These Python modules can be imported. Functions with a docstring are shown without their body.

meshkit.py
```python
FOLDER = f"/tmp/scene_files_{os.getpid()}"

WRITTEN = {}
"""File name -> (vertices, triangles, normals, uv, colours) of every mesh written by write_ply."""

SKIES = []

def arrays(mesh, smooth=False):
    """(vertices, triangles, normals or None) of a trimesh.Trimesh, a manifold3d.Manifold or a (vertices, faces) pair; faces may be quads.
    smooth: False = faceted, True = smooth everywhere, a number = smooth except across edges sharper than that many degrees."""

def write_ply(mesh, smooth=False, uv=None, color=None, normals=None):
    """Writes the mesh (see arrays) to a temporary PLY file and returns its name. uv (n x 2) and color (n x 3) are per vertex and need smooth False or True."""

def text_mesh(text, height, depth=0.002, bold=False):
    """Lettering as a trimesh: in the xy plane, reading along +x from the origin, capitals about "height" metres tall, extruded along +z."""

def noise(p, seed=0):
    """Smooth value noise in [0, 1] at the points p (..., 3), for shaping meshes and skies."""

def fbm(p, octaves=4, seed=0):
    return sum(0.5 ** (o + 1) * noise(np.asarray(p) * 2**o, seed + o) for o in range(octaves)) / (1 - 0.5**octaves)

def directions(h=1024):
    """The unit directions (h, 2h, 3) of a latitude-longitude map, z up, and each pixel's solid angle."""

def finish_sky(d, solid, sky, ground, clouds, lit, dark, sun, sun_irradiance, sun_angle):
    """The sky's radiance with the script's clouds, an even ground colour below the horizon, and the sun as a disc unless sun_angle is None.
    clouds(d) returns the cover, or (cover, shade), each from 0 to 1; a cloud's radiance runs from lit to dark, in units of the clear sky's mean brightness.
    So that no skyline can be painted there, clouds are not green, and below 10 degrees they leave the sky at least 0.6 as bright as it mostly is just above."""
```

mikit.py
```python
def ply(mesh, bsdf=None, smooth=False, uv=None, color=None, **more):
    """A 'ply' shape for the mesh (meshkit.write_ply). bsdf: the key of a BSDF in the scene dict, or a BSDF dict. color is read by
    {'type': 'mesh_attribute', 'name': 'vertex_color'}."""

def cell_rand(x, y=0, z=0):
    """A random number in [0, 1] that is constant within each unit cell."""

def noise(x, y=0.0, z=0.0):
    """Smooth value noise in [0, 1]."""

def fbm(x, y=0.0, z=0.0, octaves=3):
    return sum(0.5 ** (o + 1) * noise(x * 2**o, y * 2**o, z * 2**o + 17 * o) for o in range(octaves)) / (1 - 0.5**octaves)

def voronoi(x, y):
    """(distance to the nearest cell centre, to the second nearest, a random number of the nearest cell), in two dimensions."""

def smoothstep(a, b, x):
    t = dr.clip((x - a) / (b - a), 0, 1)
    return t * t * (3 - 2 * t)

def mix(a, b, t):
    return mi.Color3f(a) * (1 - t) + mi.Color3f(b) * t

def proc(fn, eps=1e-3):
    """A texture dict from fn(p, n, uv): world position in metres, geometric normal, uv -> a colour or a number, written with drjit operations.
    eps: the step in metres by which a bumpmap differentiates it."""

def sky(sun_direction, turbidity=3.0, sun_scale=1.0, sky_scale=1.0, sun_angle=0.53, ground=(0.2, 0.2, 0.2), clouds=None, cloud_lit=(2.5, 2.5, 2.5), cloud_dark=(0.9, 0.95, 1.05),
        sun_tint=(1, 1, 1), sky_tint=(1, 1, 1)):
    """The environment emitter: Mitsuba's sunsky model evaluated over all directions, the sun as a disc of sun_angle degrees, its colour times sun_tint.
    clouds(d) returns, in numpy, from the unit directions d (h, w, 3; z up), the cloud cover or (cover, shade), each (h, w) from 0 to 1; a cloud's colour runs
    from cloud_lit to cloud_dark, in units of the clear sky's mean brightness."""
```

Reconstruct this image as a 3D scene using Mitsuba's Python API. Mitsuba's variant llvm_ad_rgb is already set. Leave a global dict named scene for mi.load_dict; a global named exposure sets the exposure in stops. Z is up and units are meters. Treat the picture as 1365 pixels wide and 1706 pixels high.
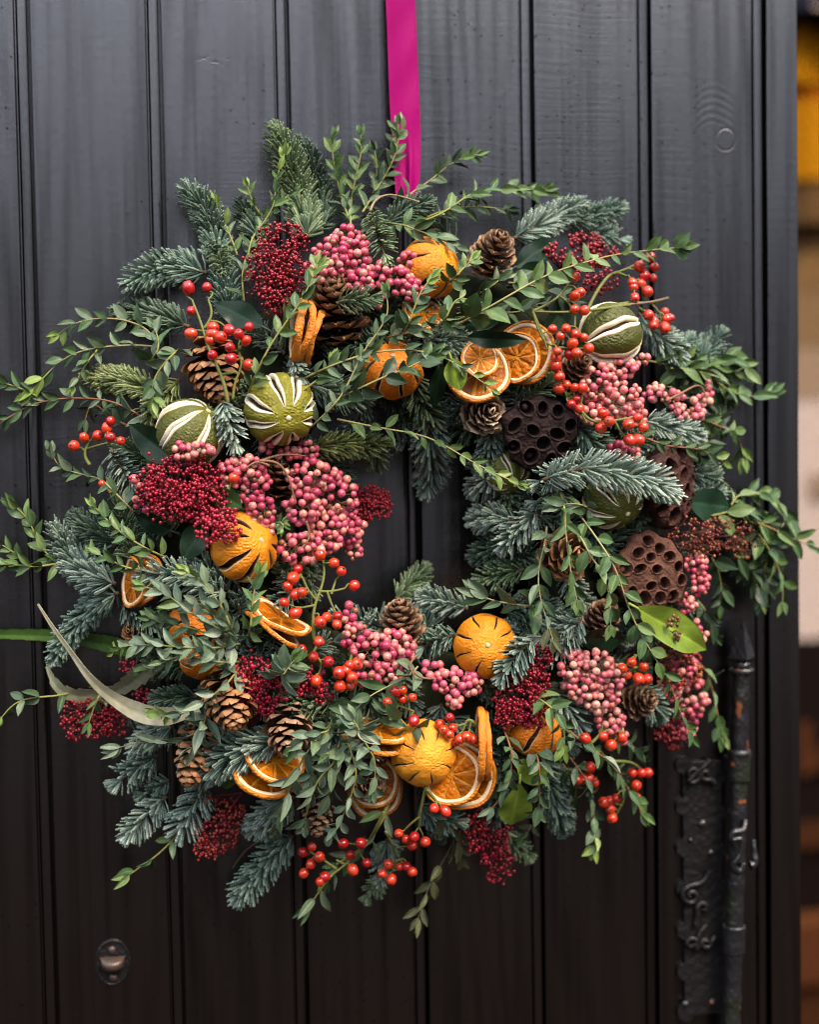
import math
import numpy as np
import trimesh
import drjit as dr
import mitsuba as mi
import mikit
from scipy.interpolate import CubicSpline
from meshkit import fbm as nfbm

T4 = mi.ScalarTransform4f
scene, labels = {}, {}

# ------------------------------------------------------------------ camera, sky, exposure
FOCAL = 2400.0                      # focal length in photograph pixels (1365 x 1706)
YAW, PITCH, ROLL = np.radians([9.372, 2.730, -0.974])
CAM = np.array([0.0, -1.2059, 1.50])
DOOR_X0, PLANK_W = -0.1034, 0.104   # first seam and plank spacing


def rays(px, py):
    a, b = np.asarray(px, float) - 682.5, np.asarray(py, float) - 853.0
    c, s = math.cos(ROLL), math.sin(ROLL)
    a, b = a * c + b * s, -a * s + b * c
    fx, u = a / FOCAL, -b / FOCAL
    fy = math.cos(PITCH) + u * math.sin(PITCH)
    fz = -math.sin(PITCH) + u * math.cos(PITCH)
    return np.stack([fx * math.cos(YAW) + fy * math.sin(YAW), -fx * math.sin(YAW) + fy * math.cos(YAW), fz], -1)


def P(px, py, h=0.0):
    """The point standing h metres in front of the door that lies at (px, py) of the photograph."""
    d = rays(px, py)
    t = (-np.asarray(h, float) - CAM[1]) / d[..., 1]
    return CAM + d * t[..., None]


def mpp(px, py, h=0.05):
    return float(np.linalg.norm(P(px + 1, py, h) - P(px, py, h)) + np.linalg.norm(P(px, py + 1, h) - P(px, py, h))) / 2


fwd = rays(682.5, 853.0)
upv = rays(682.5, 852.0) - fwd
fwd_n = fwd / np.linalg.norm(fwd)
FOCUS = float((P(560, 760, 0.100) - CAM) @ fwd_n)
scene['camera'] = {
    'type': 'thinlens', 'fov': float(np.degrees(2 * math.atan(682.5 / FOCAL))), 'fov_axis': 'x',
    'aperture_radius': 0.0100, 'focus_distance': FOCUS, 'near_clip': 0.05, 'far_clip': 60.0,
    'to_world': T4().look_at(origin=CAM.tolist(), target=(CAM + fwd).tolist(), up=(upv / np.linalg.norm(upv)).tolist())}


def shaped_overcast(d):
    # cloud cover; dimming added low down and rightward to shape the door reflection
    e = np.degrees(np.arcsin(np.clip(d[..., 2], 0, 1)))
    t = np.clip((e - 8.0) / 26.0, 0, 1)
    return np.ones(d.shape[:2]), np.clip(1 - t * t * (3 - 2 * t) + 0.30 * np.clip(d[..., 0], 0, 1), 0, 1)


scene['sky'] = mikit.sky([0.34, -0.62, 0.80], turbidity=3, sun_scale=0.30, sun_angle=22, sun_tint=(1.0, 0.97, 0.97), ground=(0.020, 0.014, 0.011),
                         clouds=shaped_overcast, cloud_lit=(2.96, 3.10, 3.60), cloud_dark=(0.35, 0.365, 0.43))
exposure = 3.66

# ------------------------------------------------------------------ materials
PALETTE = []                       # two colours per mesh; a mesh's uv says which pair, how bright, and where between the two


def palette_color(p, n, uv):
    k = dr.clip(dr.floor(uv.x), 0, PAL_N - 1)
    i, b, m = mi.UInt32(k) * 6, (uv.x - k - 0.02) / 0.96, dr.clip(uv.y, 0, 1)
    c = [dr.gather(mi.Float, PAL_ARRAY, i + j) * (1 - m) + dr.gather(mi.Float, PAL_ARRAY, i + 3 + j) * m for j in range(3)]
    return mi.Color3f(c[0], c[1], c[2]) * dr.clip(b, 0, 1)


def palette_uv(col):
    """uv per vertex that stand for the colours col (n x 3), after entering their two end colours in the palette."""
    col = np.asarray(col, float)
    lum = col.sum(1)
    ch = col / lum[:, None]
    mid = ch.mean(0)
    ax = np.linalg.svd(ch - mid, full_matrices=False)[2][0] if len(col) > 2 and np.ptp(ch, axis=0).max() > 1e-4 else np.array([1.0, 0, 0])
    x = (ch - mid) @ ax
    lo, hi = float(x.min()), float(x.max())
    top = float(lum.max())
    PALETTE.append(np.concatenate([np.maximum(mid + ax * lo, 0) * top, np.maximum(mid + ax * hi, 0) * top]))
    m = (x - lo) / (hi - lo) if hi - lo > 1e-6 else np.zeros(len(col))
    return np.stack([len(PALETTE) - 1 + 0.02 + 0.96 * lum / top, m], 1)


VC = mikit.proc(palette_color)


def pbr(color, rough, **more):
    return {'type': 'twosided', 'bsdf': {'type': 'principled', 'base_color': color if isinstance(color, dict) else {'type': 'rgb', 'value': list(color)}, 'roughness': rough, **more}}


def bumped(inner, fn, scale, eps=4e-4):
    return {'type': 'twosided', 'bsdf': {'type': 'bumpmap', 'arbitrary': mikit.proc(fn, eps=eps), 'scale': scale, 'bsdf': inner['bsdf']}}


KNOT = P(1210, 233)
DENT = P(358, 102)


def paint_height(p, n, uv):
    x, z = p.x, p.z
    k = dr.floor((x - DOOR_X0 - 0.002) / PLANK_W)
    off = mikit.cell_rand(k) * 37.0
    streak = mikit.fbm(x * 420 + off, z * 7 + off, 0.5, 3)
    saw = mikit.noise(z * 620 + 3 * mikit.noise(x * 30, z * 20), x * 22 + off) * mikit.smoothstep(0.38, 0.68, mikit.fbm(x * 9 + off, z * 5, 2.5, 2))
    cath = dr.sin(6.2832 * (x * 45 + 5.5 * mikit.fbm(x * 11 + off, z * 1.7 + off, 9.1, 2)))
    d1, d2, cr = mikit.voronoi(x * 105, z * 105)
    pit = dr.select(cr > 0.80, mikit.smoothstep(0.16, 0.04, d1), 0.0) * mikit.smoothstep(0.3, 0.6, mikit.noise(x * 14, z * 9, 4.0))
    blob = mikit.smoothstep(0.62, 0.75, mikit.noise(x * 260, z * 240, 7.0))
    kx, kz = x - float(KNOT[0]), z - float(KNOT[2])
    wob = mikit.noise(x * 130, z * 130, 5.5) - 0.5
    kr = dr.sqrt(kx * kx + kz * kz * 0.8) + 0.0030 * wob
    knot = mikit.smoothstep(0.0012, 0.0, dr.abs(kr - 0.0085)) * -1.2 + mikit.smoothstep(0.0085, 0.007, kr) * 0.5
    ax = kx + 0.010
    q = kz - ax * ax * -28.0 - 0.010 + 0.005 * (mikit.fbm(x * 60, z * 45, 8.8, 2) - 0.5)
    arcs = dr.sin(q * 900.0) * mikit.smoothstep(0.0, 0.006, q) * mikit.smoothstep(0.055, 0.02, q) * mikit.smoothstep(0.024, 0.010, dr.abs(ax)) * 0.30
    ex, ez = (x - float(DENT[0])) * 60, (z - float(DENT[2])) * 200
    dent = mikit.smoothstep(0.55, 0.75, mikit.noise(x * 500, z * 700, 3.0)) * mikit.smoothstep(1.0, 0.3, ex * ex + ez * ez) * -0.9
    return 0.55 * streak + 0.36 * saw + 0.16 * cath - 0.35 * pit + 0.16 * blob + knot + arcs + dent


def paint_sheen(p, n, uv):
    # brushed, weathered paint: duller streaks along the grain
    x, z = p.x, p.z
    off = mikit.cell_rand(dr.floor((x - DOOR_X0 - 0.002) / PLANK_W)) * 37.0
    g = mikit.fbm(x * 150 + off, z * 4 + off, 1.5, 3)
    h = dr.sin(6.2832 * (x * 38 + 6.0 * mikit.fbm(x * 10 + off, z * 1.5 + off, 9.1, 2)))
    w = mikit.fbm(x * 16, z * 9 + off, 3.3, 3)
    d1, d2, cr = mikit.voronoi(x * 105, z * 105)
    pit = dr.select(cr > 0.80, mikit.smoothstep(0.15, 0.05, d1), 0.0) * mikit.smoothstep(0.3, 0.6, mikit.noise(x * 14, z * 9, 4.0))
    return dr.clip((0.36 + 0.98 * g + 0.10 * h + 0.40 * (w - 0.4)) * (1 - 0.7 * pit), 0.05, 1.0)


scene['door_paint'] = {'type': 'twosided', 'bsdf': {'type': 'bumpmap', 'arbitrary': mikit.proc(paint_height, eps=4e-4), 'scale': 0.00010, 'bsdf': {
    'type': 'roughplastic', 'distribution': 'beckmann', 'alpha': 0.118, 'int_ior': 2.25, 'nonlinear': False,
    'diffuse_reflectance': {'type': 'rgb', 'value': [0.0018, 0.0012, 0.0011]}, 'specular_reflectance': mikit.proc(paint_sheen)}}}


def iron_color(p, n, uv):
    r = mikit.smoothstep(0.71, 0.78, mikit.fbm(p.x * 110, p.y * 110, p.z * 60, 4))
    g = mikit.smoothstep(0.5, 0.66, mikit.fbm(p.x * 60 + 9, p.y * 60, p.z * 25, 3)) * mikit.smoothstep(1.33, 1.22, p.z) * 0.7
    return mikit.mix(mikit.mix((0.008, 0.008, 0.009), (0.011, 0.016, 0.007), g), (0.20, 0.060, 0.022), r * 0.85 * mikit.smoothstep(1.42, 1.28, p.z))


def lumps(p, n, uv):
    return mikit.fbm(p.x * 260, p.y * 260, p.z * 200, 3)


scene['painted_iron'] = bumped(pbr(mikit.proc(iron_color), 0.36, specular=0.65), lumps, 0.0011)
scene['dull_iron'] = bumped(pbr((0.007, 0.006, 0.006), 0.42, specular=0.35), lumps, 0.0012)
scene['bare_iron'] = pbr((0.07, 0.048, 0.038), 0.42, metallic=0.5)


def weave(p, n, uv):
    return 0.5 * mikit.noise(p.x * 2400, p.z * 300) + 0.5 * mikit.noise(p.z * 2400, p.x * 300)


scene['ribbon_satin'] = bumped(pbr((0.255, 0.0003, 0.100), 0.45, specular=0.06), weave, 0.00006, 2e-4)
scene['needle'] = pbr(VC, 0.38, specular=0.30)
scene['leaf'] = pbr(VC, 0.42, specular=0.30)
scene['glossy_leaf'] = pbr(VC, 0.28, specular=0.14)
scene['bark'] = pbr(VC, 0.62, specular=0.3)
scene['cone_wood'] = pbr(VC, 0.50, specular=0.35)
scene['hip_skin'] = pbr(VC, 0.17, specular=0.6, clearcoat=0.5, clearcoat_gloss=0.93)
scene['pepper_skin'] = pbr(VC, 0.24, specular=0.5)
scene['bud_skin'] = pbr(VC, 0.26, specular=0.5)


def pores(p, n, uv):
    return mikit.fbm(p.x * 800, p.y * 800, p.z * 800, 2)


scene['peel'] = bumped(pbr(VC, 0.46, specular=0.4), pores, 0.0016, 3e-4)
scene['pith'] = pbr(VC, 0.75, specular=0.2)
scene['flesh'] = bumped(pbr(VC, 0.30, specular=0.22), lambda p, n, uv: mikit.fbm(p.x * 420, p.y * 420, p.z * 420, 2), 0.0016, 3e-4)
scene['pod_skin'] = bumped(pbr(VC, 0.7, specular=0.12), lambda p, n, uv: mikit.fbm(p.x * 500, p.y * 500, p.z * 500, 3), 0.0016, 3e-4)
scene['moss'] = pbr(VC, 0.9, specular=0.1)


# ------------------------------------------------------------------ helpers
def key_for(name):
    k, i = name, 0
    while k in labels:
        i += 1
        k = f'{name}_{i:03d}'
    labels[k] = {}
    return k


def thing(name, label, cat, group=None):
    k = key_for(name)
    labels[k] = {'label': label, 'category': cat}
    if group:
        labels[k]['group'] = group
    return k


_count = {}


def part(parent, name, shape, label=None, kind=None):
    base = f'{parent}__{name}'
    i = _count.get(base, 0)
    _count[base] = i + 1
    k = base if i == 0 else f'{base}_{i:03d}'
    scene[k] = shape
    if label or kind:
        labels[k] = {**({'label': label} if label else {}), **({'kind': kind} if kind else {})}
    return k


def shape(v, f, bsdf, color=None, smooth=True):
    v, f = np.asarray(v, float), np.asarray(f, int)
    if color is None:
        return mikit.ply((v, f), bsdf, smooth=smooth)
    uv = palette_uv((np.broadcast_to(np.asarray(color, float), (len(v), 3)) * {'pith': 0.95, 'needle': 0.97, 'leaf': 0.70}.get(bsdf, 0.78)).clip(0.001, 0.95))
    return mikit.ply((v, f), bsdf, smooth=smooth, uv=uv)


def placed(proto, M):
    return {**proto, 'to_world': T4(np.asarray(M, float).tolist())}


def unit(v):
    v = np.asarray(v, float)
    return v / (np.linalg.norm(v, axis=-1, keepdims=True) + 1e-12)


def frame(xd, yd, zd, o):
    M = np.eye(4)
    M[:3, 0], M[:3, 1], M[:3, 2], M[:3, 3] = xd, yd, zd, o
    return M


def spline(pts, n):
    pts = np.asarray(pts, float)
    s = np.concatenate([[0], np.cumsum(np.linalg.norm(np.diff(pts, axis=0), axis=1))])
    if len(pts) == 2:
        t = np.linspace(0, 1, n)[:, None]
        return pts[0] * (1 - t) + pts[1] * t
    cs = CubicSpline(s, pts, bc_type='natural')
    return cs(np.linspace(0, s[-1], n))


def tangents(c):
    return unit(np.gradient(c, axis=0))


def tube(c, rad, sides=6):
    c = np.asarray(c, float)
    t = tangents(c)
    a = np.cross(t, [0.0, 1.0, 0.0])
    bad = np.linalg.norm(a, axis=1) < 0.2
    a[bad] = np.cross(t[bad], [1.0, 0.0, 0.0])
    a = unit(a)
    b = np.cross(t, a)
    g = np.arange(sides) * 2 * np.pi / sides
    v = c[:, None] + np.broadcast_to(rad, (len(c),))[:, None, None] * (np.cos(g)[None, :, None] * a[:, None] + np.sin(g)[None, :, None] * b[:, None])
    i, j = np.meshgrid(np.arange(len(c) - 1), np.arange(sides), indexing='ij')
    q = np.stack([i * sides + j, i * sides + (j + 1) % sides, (i + 1) * sides + (j + 1) % sides, (i + 1) * sides + j], -1).reshape(-1, 4)
    n = len(c) * sides
    v = np.vstack([v.reshape(-1, 3), c[:1], c[-1:]])
    caps = [[n, (k + 1) % sides, k] for k in range(sides)] + [[n + 1, n - sides + k, n - sides + (k + 1) % sides] for k in range(sides)]
    return v, np.vstack([q[:, [0, 1, 2]], q[:, [0, 2, 3]], caps])


def join(meshes):
    vs, fs, cs, at = [], [], [], 0
    for m in meshes:
        vs.append(m[0])
        fs.append(np.asarray(m[1]) + at)
        if len(m) > 2:
            cs.append(np.broadcast_to(m[2], (len(m[0]), 3)))
        at += len(m[0])
    return (np.vstack(vs), np.vstack(fs), np.vstack(cs)) if cs else (np.vstack(vs), np.vstack(fs))


def grid_faces(nu, nv, wrap=False):
    i, j = np.meshgrid(np.arange(nu - 1), np.arange(nv if wrap else nv - 1), indexing='ij')
    j2 = (j + 1) % nv
    q = np.stack([i * nv + j, i * nv + j2, (i + 1) * nv + j2, (i + 1) * nv + j], -1).reshape(-1, 4)
    return np.vstack([q[:, [0, 1, 2]], q[:, [0, 2, 3]]])


def pxs(text):
    return np.array([[float(a) for a in q.split(',')] for q in text.split()])


RC = (690.0, 868.0)                 # middle of the wreath in the photograph


def surf(px, py):
    """How far the wreath's surface bulges out of the door at a place, in metres."""
    r = np.hypot(np.asarray(px, float) - RC[0], np.asarray(py, float) - RC[1])
    t = np.clip((r - 325) / 225, -1, 1)
    return 0.026 + 0.058 * np.sqrt(np.maximum(0, 1 - t * t))


def path3(text, dh, n, hmin=0.010):
    q = pxs(text)
    pts = P(q[:, 0], q[:, 1], np.maximum(surf(q[:, 0], q[:, 1]) + dh, hmin))
    return spline(pts, n)


def ico(sub):
    m = trimesh.creation.icosphere(subdivisions=sub)
    return np.array(m.vertices), np.array(m.faces)


RNG = np.random.default_rng(20)
TOVIEW = np.array([0.0, -1.0, 0.0])

# ------------------------------------------------------------------ the door
SEAM = [DOOR_X0 + k * PLANK_W for k in range(-3, 7)]
Z0, Z1 = 0.70, 2.35


def plank_profile(w):
    # face, thin quirk, rounded bead, chamfer down to the gap; x from 0 to w, y towards the back
    arc = [(0.0936 + 0.0042 - 0.0042 * math.cos(a), 0.0033 - 0.0024 * math.sin(a)) for a in np.linspace(0.15, 3.0, 9)]
    k = w / PLANK_W
    top = [(0.0003, 0.0026), (0.0007, 0.0010), (0.0016, 0.0002), (0.0030, 0.0), (0.0895, 0.0), (0.0912, 0.0004), (0.0920, 0.0016), (0.0922, 0.0040), (0.0930, 0.0040)] + arc + [(0.1003, 0.0046)]
    return [(x * k, y) for x, y in top] + [(0.1003 * k, 0.020), (0.0003, 0.020)]


def extrude_z(poly, x0, z0, z1, wob=0.0, seed=0):
    poly = np.array(poly)
    nz = 60
    zs = np.linspace(z0, z1, nz)
    n = len(poly)
    v = np.zeros((nz, n, 3))
    v[..., 0], v[..., 1], v[..., 2] = poly[:, 0] + x0, poly[:, 1], zs[:, None]
    if wob:
        v[..., 0] += wob * (nfbm(np.stack([v[..., 2] * 5, v[..., 0] * 0 + seed * 3.7, v[..., 0] * 0], -1), 3, seed) - 0.5)
        v[..., 1] += wob * 0.7 * (nfbm(np.stack([v[..., 2] * 9, v[..., 0] * 30, v[..., 0] * 0 + 4], -1), 3, seed + 5) - 0.5)
    f = grid_faces(nz, n, True)[:, ::-1]
    cap = trimesh.creation.triangulate_polygon(__import__('shapely').Polygon(poly), engine='earcut')
    cv, cf = np.array(cap[0]), np.array(cap[1])
    c0 = np.column_stack([cv[:, 0] + x0, cv[:, 1], np.full(len(cv), z0)])
    c1 = c0.copy()
    c1[:, 2] = z1
    return join([(v.reshape(-1, 3), f), (c0, cf), (c1, cf[:, ::-1])])


door = thing('door', 'black painted door of vertical beaded planks behind the wreath', 'door')
for k, x in enumerate(SEAM[:-1]):
    v, f = extrude_z(plank_profile(PLANK_W), x, Z0, Z1, 0.0011, k)
    part(door, 'plank', shape(v, f, 'door_paint', None, 25))
edge_prof = [(0.0004, 0.003), (0.0012, 0.0008), (0.003, 0.0), (0.0275, 0.0), (0.0292, 0.0007), (0.0300, 0.0028), (0.0300, 0.036), (0.0004, 0.036)]
v, f = extrude_z(edge_prof, SEAM[-1] + 0.0006, Z0, Z1, 0.0013, 40)
part(door, 'edge_strip', shape(v, f, 'door_paint', None, 25))
back = trimesh.creation.box([SEAM[-1] - SEAM[0], 0.014, Z1 - Z0 - 0.01])
back.apply_translation([(SEAM[-1] + SEAM[0]) / 2, 0.0275, (Z0 + Z1) / 2])
part(door, 'backing', shape(back.vertices, back.faces, 'door_paint', None, False))

# ------------------------------------------------------------------ what stands behind the door, far out of focus
def box_at(px0, py0, px1, py1, depth, thick, bsdf, bend=0.0, wav=0):
    """A slab, folded like cloth if asked, that spans the given window at a distance behind the door."""
    depth = depth * 1.7
    a, b = P(px0, py0, -depth), P(px1, py1, -depth)
    a[2], b[2] = P(1347, py0, -depth)[2], P(1347, py1, -depth)[2]
    nx = 80 if wav else 2
    xs = np.linspace(a[0], b[0], nx)
    y = depth + bend * np.sin(np.linspace(0, wav * 2 * np.pi, nx) + 1.0)
    v = np.concatenate([[(x, yy, a[2]), (x, yy, b[2]), (x, yy + thick, b[2]), (x, yy + thick, a[2])] for x, yy in zip(xs, y)])
    f = grid_faces(nx, 4, True)
    f = np.vstack([f, [[0, 1, 2], [0, 2, 3]], [[4 * nx - 4, 4 * nx - 2, 4 * nx - 3], [4 * nx - 4, 4 * nx - 1, 4 * nx - 2]]])
    return shape(v, f[:, ::-1], bsdf, None, 30)


scene['lime_plaster'] = pbr((0.3536, 0.2785, 0.2298), 0.9, specular=0.05)
scene['tan_board'] = pbr((0.1421, 0.0860, 0.0389), 0.6, specular=0.05)
scene['buff_board'] = pbr((0.20, 0.135, 0.083), 0.7, specular=0.05)
scene['dusk_board'] = pbr((0.135, 0.075, 0.028), 0.7, specular=0.05)
scene['mid_board'] = pbr((0.085, 0.045, 0.016), 0.7, specular=0.05)
scene['dark_timber'] = pbr((0.0054, 0.0027, 0.0020), 0.6, specular=0.05)
scene['brown_timber'] = pbr((0.0340, 0.0122, 0.0041), 0.5, specular=0.05)
scene['amber_cloth'] = pbr((0.2970, 0.1170, 0.0007), 0.7, specular=0.05)
scene['rust_cloth'] = pbr((0.2400, 0.0640, 0.0006), 0.7, specular=0.05)
scene['terracotta'] = pbr((0.0527, 0.0169, 0.0051), 0.7, specular=0.05)
scene['navy_paint'] = pbr((0.0068, 0.0088, 0.0177), 0.5, specular=0.05)
scene['pale_paint'] = pbr((0.3400, 0.2584, 0.2040), 0.6, specular=0.05)
FARX = 1760
t = thing('plaster_wall', 'pale cream wall far behind the door edge at right', 'wall')
part(t, 'rendered_face', box_at(1150, 640, FARX, 1068, 2.255, 0.10, 'lime_plaster'))
part(t, 'tan_band', box_at(1150, 474, FARX, 575, 2.249, 0.03, 'tan_board'), 'tan band along the top of the wall')
part(t, 'buff_band', box_at(1150, 570, FARX, 665, 2.252, 0.03, 'buff_board'), 'buff band under the tan band')
part(t, 'smear', box_at(1352, 790, 1420, 830, 2.245, 0.004, 'buff_board', 0.002, 2), 'small brown mark on the cream wall')
t = thing('amber_drape', 'blurred amber cloth hanging high behind the door edge', 'cloth')
part(t, 'upper_fold', box_at(1150, 28, FARX, 140, 2.20, 0.02, 'amber_cloth', 0.02, 9))
part(t, 'rust_fold', box_at(1150, 132, FARX, 176, 2.215, 0.02, 'rust_cloth', 0.012, 7), 'rust orange band across the amber cloth')
part(t, 'lower_fold', box_at(1150, 168, FARX, 300, 2.19, 0.02, 'amber_cloth', 0.02, 8))
part(t, 'hem', box_at(1150, 294, FARX, 372, 2.20, 0.02, 'mid_board', 0.02, 8), 'dark brown lower band of the amber cloth')
t = thing('dark_beam', 'black beam with navy face above the amber cloth', 'beam')
part(t, 'beam', box_at(1150, -60, FARX, 36, 2.16, 0.16, 'dark_timber'))
part(t, 'navy_board', box_at(1150, -60, FARX, 16, 2.12, 0.03, 'navy_paint'), 'navy painted board')
part(t, 'pale_mark', box_at(1356, 5, 1400, 12, 2.115, 0.004, 'pale_paint'), 'small pale mark on the navy board')
t = thing('shelf_board', 'tan brown ledge below the amber cloth at far right', 'shelf')
part(t, 'board', box_at(1150, 364, FARX, 416, 2.243, 0.03, 'mid_board'))
part(t, 'riser', box_at(1150, 410, FARX, 480, 2.246, 0.03, 'dusk_board'))
t = thing('dark_cabinet', 'dark timber cabinet below the pale wall behind the door', 'cabinet')
part(t, 'carcass', box_at(1150, 1066, FARX, 1560, 2.24, 0.25, 'dark_timber'))
part(t, 'orange_upright', box_at(1334, 1205, 1352, 1290, 2.22, 0.018, 'terracotta'), 'orange brown upright on the cabinet')
part(t, 'drawer_rail', box_at(1150, 1372, FARX, 1412, 2.22, 0.018, 'brown_timber'), 'brown rail across the cabinet')
part(t, 'drawer_front', box_at(1352, 1250, 1440, 1285, 2.22, 0.018, 'brown_timber'))
t = thing('plank_bench', 'orange brown plank bench low behind the door edge', 'bench')
part(t, 'board', box_at(1150, 1540, FARX, 1640, 2.0, 0.12, 'terracotta'))
part(t, 'apron', box_at(1150, 1636, FARX, 1800, 2.03, 0.06, 'brown_timber'))

# ------------------------------------------------------------------ ironwork on the door
def lathe_z(prof, c, seg=28, square=False, twist=0.0):
    prof = np.array(prof)
    g = np.arange(seg) * 2 * np.pi / seg + twist
    rr = np.ones(seg)
    if square:
        rr = 1 / np.maximum(np.abs(np.cos(g - twist)), np.abs(np.sin(g - twist)))
    v = np.stack([prof[:, None, 0] * rr * np.cos(g), prof[:, None, 0] * rr * np.sin(g), np.broadcast_to(prof[:, 1:2], (len(prof), seg))], -1) + c
    return v.reshape(-1, 3), grid_faces(len(prof), seg, True)


BH = 0.020                                                 # the bolt's axis stands this far out of the door
bolt_top, bolt_low = P(1233, 1036, BH), P(1220, 1760, BH)
zb = lambda py: float(P(1233, py, BH)[2])                  # noqa: E731
bx = float(P(1236, 1110, BH)[0])
ZREF = float(P(1236, 1110, BH)[2])


def lean(v):
    # the bolt does not hang quite plumb
    v = np.array(v, float)
    v[:, 0] += 0.036 * (v[:, 2] - ZREF)
    return v


cb = np.array([bx, -BH, 0.0])
t = thing('door_bolt', 'long black iron bolt with a spear tip at lower right', 'bolt')
rod = [(0.0, zb(1112))] + [(0.0078 + 0.0005 * math.sin(i * 1.9) + 0.0003 * math.sin(i * 5.1), z) for i, z in enumerate(np.linspace(zb(1113), zb(1800), 60))]
v, f = lathe_z(rod, cb)
part(t, 'rod', shape(lean(v), f, 'painted_iron', None, 40))
z0, z1 = zb(1102), zb(1035)
v, f = lathe_z([(0.0, z1), (0.0008, z1 - 0.0006), (0.0062, z0 + 0.0135), (0.0081, z0 + 0.0055), (0.0084, z0 + 0.0030), (0.0062, z0), (0.005, z0 - 0.002)], cb, 32, True, 0.72)
part(t, 'spear_tip', shape(lean(v), f, 'painted_iron', None, 30))
for y, r, hh in ((1108, 0.0078, 0.0028), (1117, 0.0110, 0.0022), (1254, 0.0104, 0.0036)):
    z = zb(y)
    v, f = lathe_z([(0.004, z + hh), (r - 0.001, z + hh), (r, z + hh * 0.4), (r, z - hh * 0.4), (r - 0.001, z - hh), (0.004, z - hh)], cb)
    part(t, 'collar', shape(lean(v), f, 'painted_iron', None, 30))
for ya, yb in ((1256, 1300), (1540, 1585)):
    za, zc = zb(ya), zb(yb)
    v, f = lathe_z([(0.004, za), (0.0092, za), (0.0101, za - 0.001), (0.0097, (za + zc) / 2), (0.0101, zc + 0.001), (0.0092, zc), (0.004, zc)], cb)
    part(t, 'sleeve', shape(lean(v), f, 'painted_iron', None, 30))
    b = trimesh.creation.box([0.010, BH, abs(za - zc) * 0.55])
    b.apply_translation([bx, -BH / 2 + 0.0005, (za + zc) / 2])
    part(t, 'bracket', shape(lean(b.vertices), b.faces, 'painted_iron', None, False))
hk = np.array([P(x, y, h) for x, y, h in ((1242, 1365, 0.030), (1236, 1384, 0.034), (1221, 1388, 0.035), (1219, 1398, 0.035), (1233, 1397, 0.036), (1236, 1412, 0.036), (1228, 1432, 0.035), (1222, 1444, 0.033), (1234, 1450, 0.032), (1238, 1436, 0.031))])
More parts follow.
